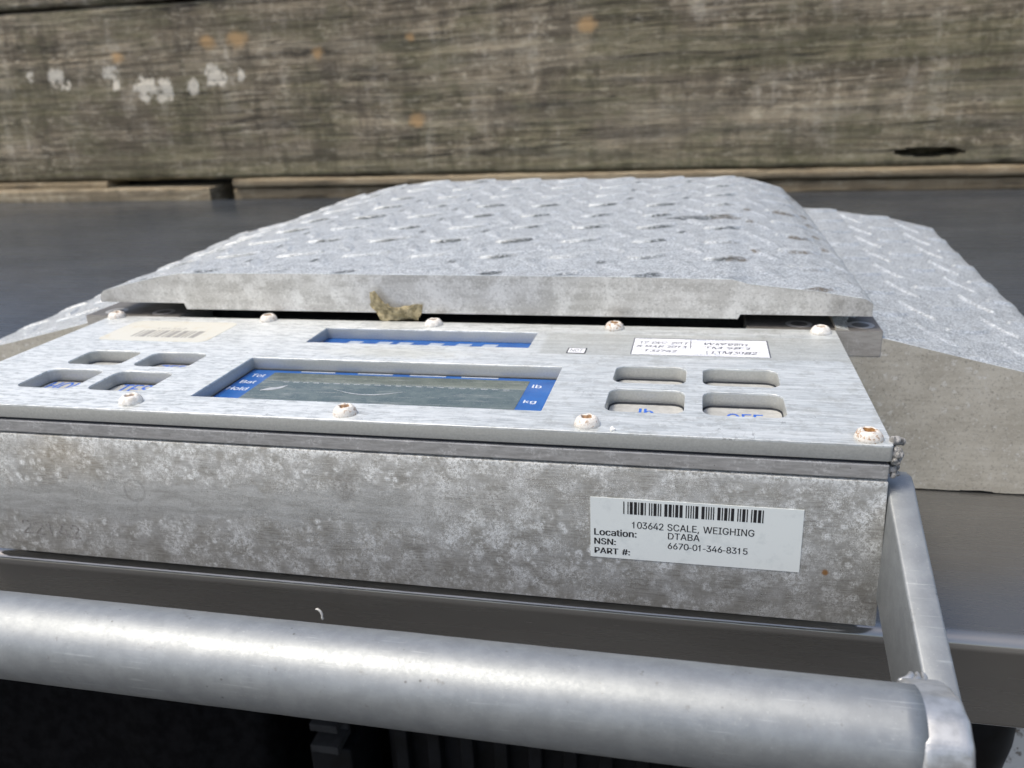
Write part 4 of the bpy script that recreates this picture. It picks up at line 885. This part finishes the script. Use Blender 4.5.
# screws
def screw_mesh(seed, r=0.48, h=0.34):
    bm = bmesh.new(); N = 40; rings = []
    prof = [(0.10, 0.10), (0.155, 0.12), (0.195, 0.26), (0.25, 0.305), (0.33, 0.27), (0.42, 0.19), (0.47, 0.08), (0.485, 0.0), (0.45, -0.02)]
    lay = bm.verts.layers.float.new("dirt")
    c = bm.verts.new((0, 0, 0.07)); c[lay] = 1.0
    for r_, z in prof:
        ring = []
        for i in range(N):
            a = 2 * math.pi * i / N
            rr = r_ * r / 0.47
            if r_ < 0.2: rr *= 1 + 0.22 * math.cos(4 * a)
            v = Vector((rr * math.cos(a), rr * math.sin(a), z * h / 0.30))
            d = mnoise.noise(v * 5 + Vector((seed, 0, 0))) * 0.03 + mnoise.noise(v * 13 + Vector((seed, 5, 0))) * 0.012
            v.z += d * (1 if z > 0.05 else 0); v.x *= 1 + d; v.y *= 1 + d
            q = bm.verts.new(v); q[lay] = 1.0 if r_ < 0.18 else (0.75 if r_ < 0.2 else 0.10); ring.append(q)
        rings.append(ring)
    for i in range(N): bm.faces.new((c, rings[0][i], rings[0][(i + 1) % N]))
    for a, b in zip(rings, rings[1:]):
        for i in range(N): bm.faces.new((a[i], b[i], b[(i + 1) % N], a[(i + 1) % N]))
    return mesh_of(bm)
SC = [(-29.98, 0.85, 0, 'white chalky screw'), (-20.2, 0.68, 1, 'white screw with rust in its socket'), (-10.55, 0.66, 1, 'white screw with rusty socket'), (-0.72, 0.58, 2, 'heavily rusted screw at the front corner'),
      (-39.9, 0.9, 0, None), (-40.1, 13.75, 1, 'tan corroded screw'), (-30.33, 13.75, 1, 'tan corroded screw'), (-20.49, 13.5, 0, 'white chalky screw'), (-10.8, 13.55, 2, 'orange rusted screw'), (-0.75, 13.55, 0, 'white chalky screw at the back corner')]
for i, (x, y, k, lb) in enumerate(SC):
    me = screw_mesh(i * 3.7)
    me.transform(Matrix.Translation((x, y, 0.0)) @ Matrix.Rotation(i * 1.3, 4, 'Z'))
    link('screw', me, SCREW[k], scale_, lb, smooth=True)

# brackets beside and behind the panel
def csk(x, y, z, par):
    bm = bmesh.new(); N = 32
    prof = [(0.0, -0.10), (0.2, -0.10), (0.24, -0.02), (0.55, 0.012), (0.62, 0.012), (0.66, 0.0)]
    rings = [[bm.verts.new((x + r * math.cos(6.28318 * i / N), y + r * math.sin(6.28318 * i / N), z + h)) for i in range(N)] if r else [bm.verts.new((x, y, z + h))] for r, h in prof]
    for i in range(N): bm.faces.new((rings[0][0], rings[1][i], rings[1][(i + 1) % N]))
    for a, b in zip(rings[1:], rings[2:]):
        for i in range(N): bm.faces.new((a[i], b[i], b[(i + 1) % N], a[(i + 1) % N]))
    link('countersunk_screw', mesh_of(bm), MT['spacer'], par, ang=40)
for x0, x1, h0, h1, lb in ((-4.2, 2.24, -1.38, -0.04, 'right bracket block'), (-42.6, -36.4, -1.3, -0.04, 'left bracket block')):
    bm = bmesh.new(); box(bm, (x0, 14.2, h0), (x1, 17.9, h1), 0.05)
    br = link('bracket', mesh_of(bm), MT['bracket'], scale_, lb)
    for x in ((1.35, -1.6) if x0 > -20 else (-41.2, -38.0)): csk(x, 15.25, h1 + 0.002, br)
bm = bmesh.new(); box(bm, (-39.9, 18.2, -7.5), (0.2, 47.5, 0.1), 0.2); box(bm, (-31.5, 14.6, -7.2), (-9.3, 18.1, -0.35), 0.1)
link('base_block', mesh_of(bm), MT['dark'], scale_)

# ---- tread surfaces
def lug_list(x0, x1, y0, y1, mode, seed):
    """rolled pattern: bars on a square grid, every second one turned through a right angle"""
    rg = random.Random(seed); L = []
    for j in range(-1, 12):
        for i in range(-9, 13):
            for h, a in ((0.0, 30), (0.5, -60)):
                x = -26.3 + 4.23 * (i + h); y = 19.2 + 4.03 * (j + h)
                if x0 - 1 < x < x1 + 1 and y0 - 1 < y < y1 + 1:
                    L.append((x + rg.uniform(-.06, .06), y + rg.uniform(-.06, .06), math.radians(a), rg.random(), rg.random()))
    return L

def tread(name, X0, X1, Y0, Y1, pf, pb, mode, seed, label, lower, nx, ny, lugh=0.14, edgecol=True, front_bot=None):
    """a solid block whose top is a lofted surface with raised diamond lugs"""
    L = lug_list(X0 - 1, X1 + 1, Y0 + 0.3, Y1 + 0.5, mode, seed)
    cell = {}
    for q in L: cell.setdefault((int(q[0] // 3), int(q[1] // 3)), []).append(q)
    bm = bmesh.new(); ld = bm.verts.layers.float.new("dirt"); lw = bm.verts.layers.float.new("wear"); rows = []
    for j in range(ny + 1):
        tt = j / ny; y = Y0 + (Y1 - Y0) * tt; row = []
        for i in range(nx + 1):
            x = X0 + (X1 - X0) * i / nx
            z = interp(pf, x) * (1 - tt) + interp(pb, x) * tt
            h = 0.0; dirt = 0.0; wear = 0.0
            cx, cy = int(x // 3), int(y // 3)
            for a in (cx - 1, cx, cx + 1):
                for b in (cy - 1, cy, cy + 1):
                    for (lx, ly, an, r1, r2) in cell.get((a, b), ()):
                        dx, dy = x - lx, y - ly
                        if abs(dx) > 2 or abs(dy) > 2: continue
                        u = dx * math.cos(an) + dy * math.sin(an); v = -dx * math.sin(an) + dy * math.cos(an)
                        hw = 0.30 * (1 - (u / 1.40) ** 2)
                        if hw > 0:
                            e = abs(v) / (hw + 0.12)
                            if e < 1:
                                hh = min(1.0, (1 - e * e) * 1.9) * (0.8 + 0.2 * r1); hh *= (1.0 if an > 0 else 0.62) if mode == 'pad' else 1.0; hh *= min(1.0, 0.45 + max(0, y - 15) / 9.0); h = max(h, hh); wear = max(wear, max(0.0, hh - 0.45) * ((1.8 if an > 0 else 0.6 + 0.9 * r1) if mode == 'pad' else 1.5))
                        if mode == 'pad':       # wet grime caught along the near side of the bars
                            if an > 0:
                                k = 1 - ((v + 0.44) / (0.22 + 0.26 * r1 * r2)) ** 2 - ((u - 0.1 + r2 * .3) / (0.8 + 0.5 * r1)) ** 2
                                g_ = (0.25 + 2.6 * r2 * r2) * (2.1 if -33 < x < -6 and 22 < y < 37 else (1.0 if x > -6 else 0.6)) * (1.0 if y < 40 else 0.6)
                            else:
                                k = 1 - ((v + 0.30) / 0.28) ** 2 - ((u + 0.45) / 0.45) ** 2; g_ = 1.8 if r2 > 0.55 else 0.15
                            if k > -1: dirt = max(dirt, (k + 0.7 * mnoise.noise(Vector((x * 1.7, y * 2.2, 4)))) * g_)
            if mode == 'pad' and abs(x + 6.6) < 3.2 and abs(y - 30.2) < 1.4:      # one long dark puddle
                k = 1 - ((x + 6.6) / 2.6) ** 2 - ((y - 30.2 - 0.12 * (x + 6.6)) / 0.75) ** 2
                dirt = max(dirt, 2.5 * (k + 0.6 * mnoise.noise(Vector((x * 1.2, y * 2, 9)))))
            n = mnoise.noise(Vector((x * 0.9, y * 0.9, seed))) * 0.03 + mnoise.noise(Vector((x * 3.1, y * 3.1, seed))) * 0.014
            fade = min(1.0, min(j, 6) / 4.0)
            q = bm.verts.new((x, y, z + h * lugh * fade * 1 + n * fade)); q[ld] = min(1, dirt); q[lw] = 1.6 * max(0, 0.5 + mnoise.noise(Vector((x * 0.8, 7, seed)))) if j < 2 else wear * (1 if mode == 'pad' else 0.45)
            row.append(q)
        rows.append(row)
    def fc(vs_, mi):
        f = bm.faces.new(vs_); f.material_index = mi; return f
    for a, b in zip(rows, rows[1:]):
        for i in range(nx): fc((a[i], a[i + 1], b[i + 1], b[i]), 0)
    # sides go down to the underside given by lower(x, front)
    fl = [bm.verts.new((v.co.x, v.co.y, lower(v.co.x, 0))) for v in rows[0]]
    bl = [bm.verts.new((v.co.x, v.co.y, lower(v.co.x, 1))) for v in rows[-1]]
    for i in range(nx):
        fc((rows[0][i], fl[i], fl[i + 1], rows[0][i + 1]), 1); fc((rows[-1][i], rows[-1][i + 1], bl[i + 1], bl[i]), 1); fc((fl[i], bl[i], bl[i + 1], fl[i + 1]), 1)
    lcol = [r[0] for r in rows]; rcol = [r[-1] for r in rows]
    fc(lcol + [bl[0], fl[0]], 1); fc(rcol[::-1] + [fl[-1], bl[-1]], 1)
    me = mesh_of(bm)
    return link(name, me, [MT['tread'], MT['edge'] if mode == 'pad' else MT['rampface']], scale_, label, ang=60)

def pad_low(x, back):
    a = 0.45 * back
    if -35.95 < x < -4.6: return 0.38 + a
    return 0.62 + (0.12 if x < -20 else 0.0) + a
pf = [(-41.5, 1.12), (-41.25, 1.42), (-40, 1.72), (-37.4, 2.28), (-35.9, 2.50), (-28, 2.53), (-10, 2.48), (-5.0, 2.40), (-4.2, 2.18), (-1, 1.85), (1.3, 1.50), (1.7, 1.25)]
pb = [(-41.5, 1.4), (-40.6, 1.85), (-38.7, 2.4), (-36.4, 3.0), (-33.5, 3.5), (-31, 3.72), (-26, 3.78), (-3.4, 3.72), (-2.2, 3.45), (-0.1, 2.65), (1.4, 1.45), (1.7, 1.2)]
tread('load_platform', -41.5, 1.7, 14.45, 48.0, pf, pb, 'pad', 3, 'raised middle tread plate with chamfered sides', pad_low, 360, 280)
rf = [(2.3, -0.42), (5.36, -1.16), (8.73, -1.95), (11.8, -2.6), (12.6, -3.0), (13.0, -3.6)]
rb_ = [(1.75, 1.05), (3.2, 0.95), (5.65, 0.6), (8.85, 0.12), (11.4, -0.5), (12.2, -0.8), (13.0, -1.9)]
low = lambda x, b: -8.42 + 0.05 * mnoise.noise(Vector((x * 1.5, 0, b))) + (0.06 if abs(x - 7.5) < 0.8 else 0)
tread('ramp', 0.04, 13.0, 14.22, 48.0, [(0.04, 0.1)] + rf, [(0.04, 1.05)] + rb_, 'ramp', 5, 'right tread plate ramp', low, 150, 300, 0.13)
mir = lambda pr: [(-39.8 - x, z) for x, z in reversed(pr)]
tread('ramp', -52.8, -40.74, 14.22, 48.0, mir(rf) + [(-40.74, -0.25)], [(x, z - 0.5) for x, z in mir(rb_)] + [(-40.74, 0.3)], 'ramp', 8, 'left tread plate ramp', low, 140, 300, 0.13)

# ---- handle
BY, BZ, BR = -8.2, -5.08, 1.42
bm = bmesh.new(); N = 96; rings = []
prof = [(-55 + i * 0.6, 1.0) for i in range(91)] + [(-0.50, 1.0)]
for x, k in prof:
    ring = []
    for i in range(N):
        a = 2 * math.pi * i / N
        sw = 0.0
        lump = mnoise.noise(Vector((x * 1.7, math.cos(a) * 1.6, math.sin(a) * 1.6))) * (0.07 if x > -0.3 else 0.006)
        r = (BR + sw) * k + lump + 0.01 * mnoise.noise(Vector((x * 0.3, math.cos(a) * 2, math.sin(a) * 2)))
        ring.append(bm.verts.new((x, BY + r * math.cos(a), BZ + r * math.sin(a))))
    rings.append(ring)
for a, b in zip(rings, rings[1:]):
    for i in range(N): bm.faces.new((a[i], a[(i + 1) % N], b[(i + 1) % N], b[i]))
bm.faces.new(rings[0]); bm.faces.new(rings[-1][::-1])
link('handle_bar', mesh_of(bm), MT['handle'], scale_, smooth=True)
arm = [(1.8, -1.75), (1.1, -1.58), (0.5, -1.72), (-0.2, -2.05), (-3.8, -3.52), (-6.9, -4.7), (-7.6, -6.4), (-6.8, -7.0), (-3.2, -7.15), (-0.95, -6.45), (-0.25, -6.2), (1.8, -6.2)]
for x0, x1 in ((0.03, 0.97), (-55.0, -54.0)):
    bm = bmesh.new(); prism(bm, arm, (x0, x1), 'x', 0.10, 3)
    link('handle_arm', mesh_of(bm), MT['handle'], scale_, 'flat right arm of the handle' if x0 > -1 else None, ang=30)
# squared, ground-down corner where the arm turns down over the end of the bar
bm = bmesh.new()
prism(bm, [(-6.3, -4.5), (-7.0, -4.12), (-7.9, -3.82), (-8.7, -3.80), (-9.35, -4.15), (-9.66, -4.75), (-9.70, -5.6), (-9.35, -6.3), (-8.6, -6.66), (-7.6, -6.66), (-6.4, -6.6)], (-0.72, 0.62), 'x', 0.24, 4)
bmesh.ops.triangulate(bm, faces=bm.faces); bmesh.ops.subdivide_edges(bm, edges=bm.edges, cuts=3, use_grid_fill=True)
for v in bm.verts:
    n = mnoise.noise(v.co * 1.3) * 0.06 + mnoise.noise(v.co * 4) * 0.015
    v.co += Vector((0.5 * n if v.co.x > 0.3 else 0, n, 0.7 * n))
link('welded_corner', mesh_of(bm), MT['weld'], scale_, smooth=True)
for rr in (0.34, 0.52, 0.70):
    bm = bmesh.new(); N, K = 30, 12; R_ = []
    for i in range(N + 1):
        t0 = i / N; a = math.radians(-105 + 120 * t0); e = math.sin(math.pi * t0) ** 0.5; q = []
        c = Vector((-0.62 + rr * math.cos(a), -6.25 + rr * math.sin(a), -4.52 + 0.10 * (1 - rr)))
        for k in range(K):
            t = 2 * math.pi * k / K; r = 0.125 * (0.1 + 0.9 * e) * (1 + 0.2 * mnoise.noise(c * 4))
            q.append(bm.verts.new(c + Vector((math.cos(a) * math.cos(t), math.sin(a) * math.cos(t), 1.1 * math.sin(t))) * r))
        R_.append(q)
    for a, b in zip(R_, R_[1:]):
        for k in range(K): bm.faces.new((a[k], a[(k + 1) % K], b[(k + 1) % K], b[k]))
    bm.faces.new(R_[0]); bm.faces.new(R_[-1][::-1])
    link('weld_bead', mesh_of(bm), MT['weld'], scale_, smooth=True)

# crumbly sealant down the panel's right end
bm = bmesh.new(); rg = random.Random(5)
for i in range(26):
    t = i / 25.0
    c = Vector((0.10 + rg.uniform(-0.03, 0.16), 0.25 + rg.uniform(-0.12, 0.5), -0.08 - 1.15 * t + rg.uniform(-.05, .05)))
    r = rg.uniform(0.10, 0.19)
    if i < 5: c = Vector((0.05 + 0.07 * i, 0.45 + 0.05 * i, 0.0 - 0.02 * i)); r = 0.15
    q = bmesh.ops.create_icosphere(bm, subdivisions=3, radius=r, matrix=Matrix.Translation(c))
    for v in q['verts']: v.co += (v.co - c) * 0.6 * mnoise.noise(v.co * 6)
link('sealant_bead', mesh_of(bm), MT['seal'], scale_, smooth=True)

# ------------------------------------------------------------------ loose bits
bm = bmesh.new()
ol = [(-23.6, 0.02), (-23.95, 0.45), (-24.38, 0.85), (-24.22, 1.15), (-24.2, 1.62), (-23.95, 1.68), (-23.75, 1.25), (-23.5, 0.95), (-23.2, 0.98), (-22.9, 0.72), (-22.3, 0.80), (-21.7, 0.86), (-21.3, 0.92), (-21.42, 0.5), (-21.6, 0.02), (-22.6, 0.0)]
ol2 = []
for (a, b), (c, d) in zip(ol, ol[1:] + ol[:1]):
    for k in range(4):
        t = k / 4; x = a + (c - a) * t; z = b + (d - b) * t
        ol2.append((x + 0.07 * mnoise.noise(Vector((x * 5, z * 5, 1))), max(0.0, z + 0.07 * mnoise.noise(Vector((x * 5, z * 5, 7))))))
ol = ol2; cen = (-22.9, 0.45)
def lf(u, v, d): return (u, 14.25 - d + 0.30 * math.sin((u + 22.6) * 1.6) * 0.5 - 0.12 * v * v * 0.2 + 0.10 * math.sin(v * 6 + u * 3) + 0.12 * mnoise.noise(Vector((u * 2.2, v * 2.2, 3))), v + 0.02)
rngs = [[bm.verts.new(lf(cen[0] + (u - cen[0]) * k, cen[1] + (v - cen[1]) * k, 0.08 * (1 - k))) for u, v in ol] for k in (1.0, 0.75, 0.5, 0.25)]
cv = bm.verts.new(lf(cen[0], cen[1], 0.12)); n = len(ol)
for a, b in zip(rngs, rngs[1:]):
    for i in range(n): bm.faces.new((a[i], a[(i + 1) % n], b[(i + 1) % n], b[i]))
for i in range(n): bm.faces.new((rngs[-1][i], rngs[-1][(i + 1) % n], cv))
r = bmesh.ops.extrude_face_region(bm, geom=list(bm.faces))
for v in [q for q in r['geom'] if isinstance(q, bmesh.types.BMVert)]: v.co.y -= 0.03
tag(link('dry_leaf', mesh_of(bm), MT['leaf'], None, ang=60), 'torn brown dry leaf caught between the panel and the tread plate', 'leaf')
bm = bmesh.new()
prev = None
pts = [(-22.47, -9.15), (-22.36, -9.18), (-22.27, -9.28), (-22.22, -9.42), (-22.24, -9.56), (-22.2, -9.66)]
for i, (x, z) in enumerate(pts):
    ring = [bm.verts.new((x + 0.05 * math.cos(6.283 * k / 8), 0.36 + 0.05 * math.sin(6.283 * k / 8), z + 0.03 * math.cos(6.283 * k / 8))) for k in range(8)]
    if prev:
        for k in range(8): bm.faces.new((prev[k], prev[(k + 1) % 8], ring[(k + 1) % 8], ring[k]))
    else: bm.faces.new(ring[::-1])
    prev = ring
bm.faces.new(prev)
tag(link('dropping', mesh_of(bm), MT['whitebit'], None, smooth=True), 'tiny white curl stuck to the table front below the housing', 'speck')
bm = bmesh.new()
bmesh.ops.create_icosphere(bm, subdivisions=3, radius=0.09, matrix=Matrix.Translation((-9.55, 0.22, 0.05)))
for v in bm.verts: v.co += (v.co - Vector((-9.55, 0.22, 0.05))) * 0.7 * mnoise.noise(v.co * 9); v.co.z = max(0.002, v.co.z)
tag(link('crumb', mesh_of(bm), MT['whitebit'], None, smooth=True), 'white crumb on the panel in front of the right keys', 'speck')
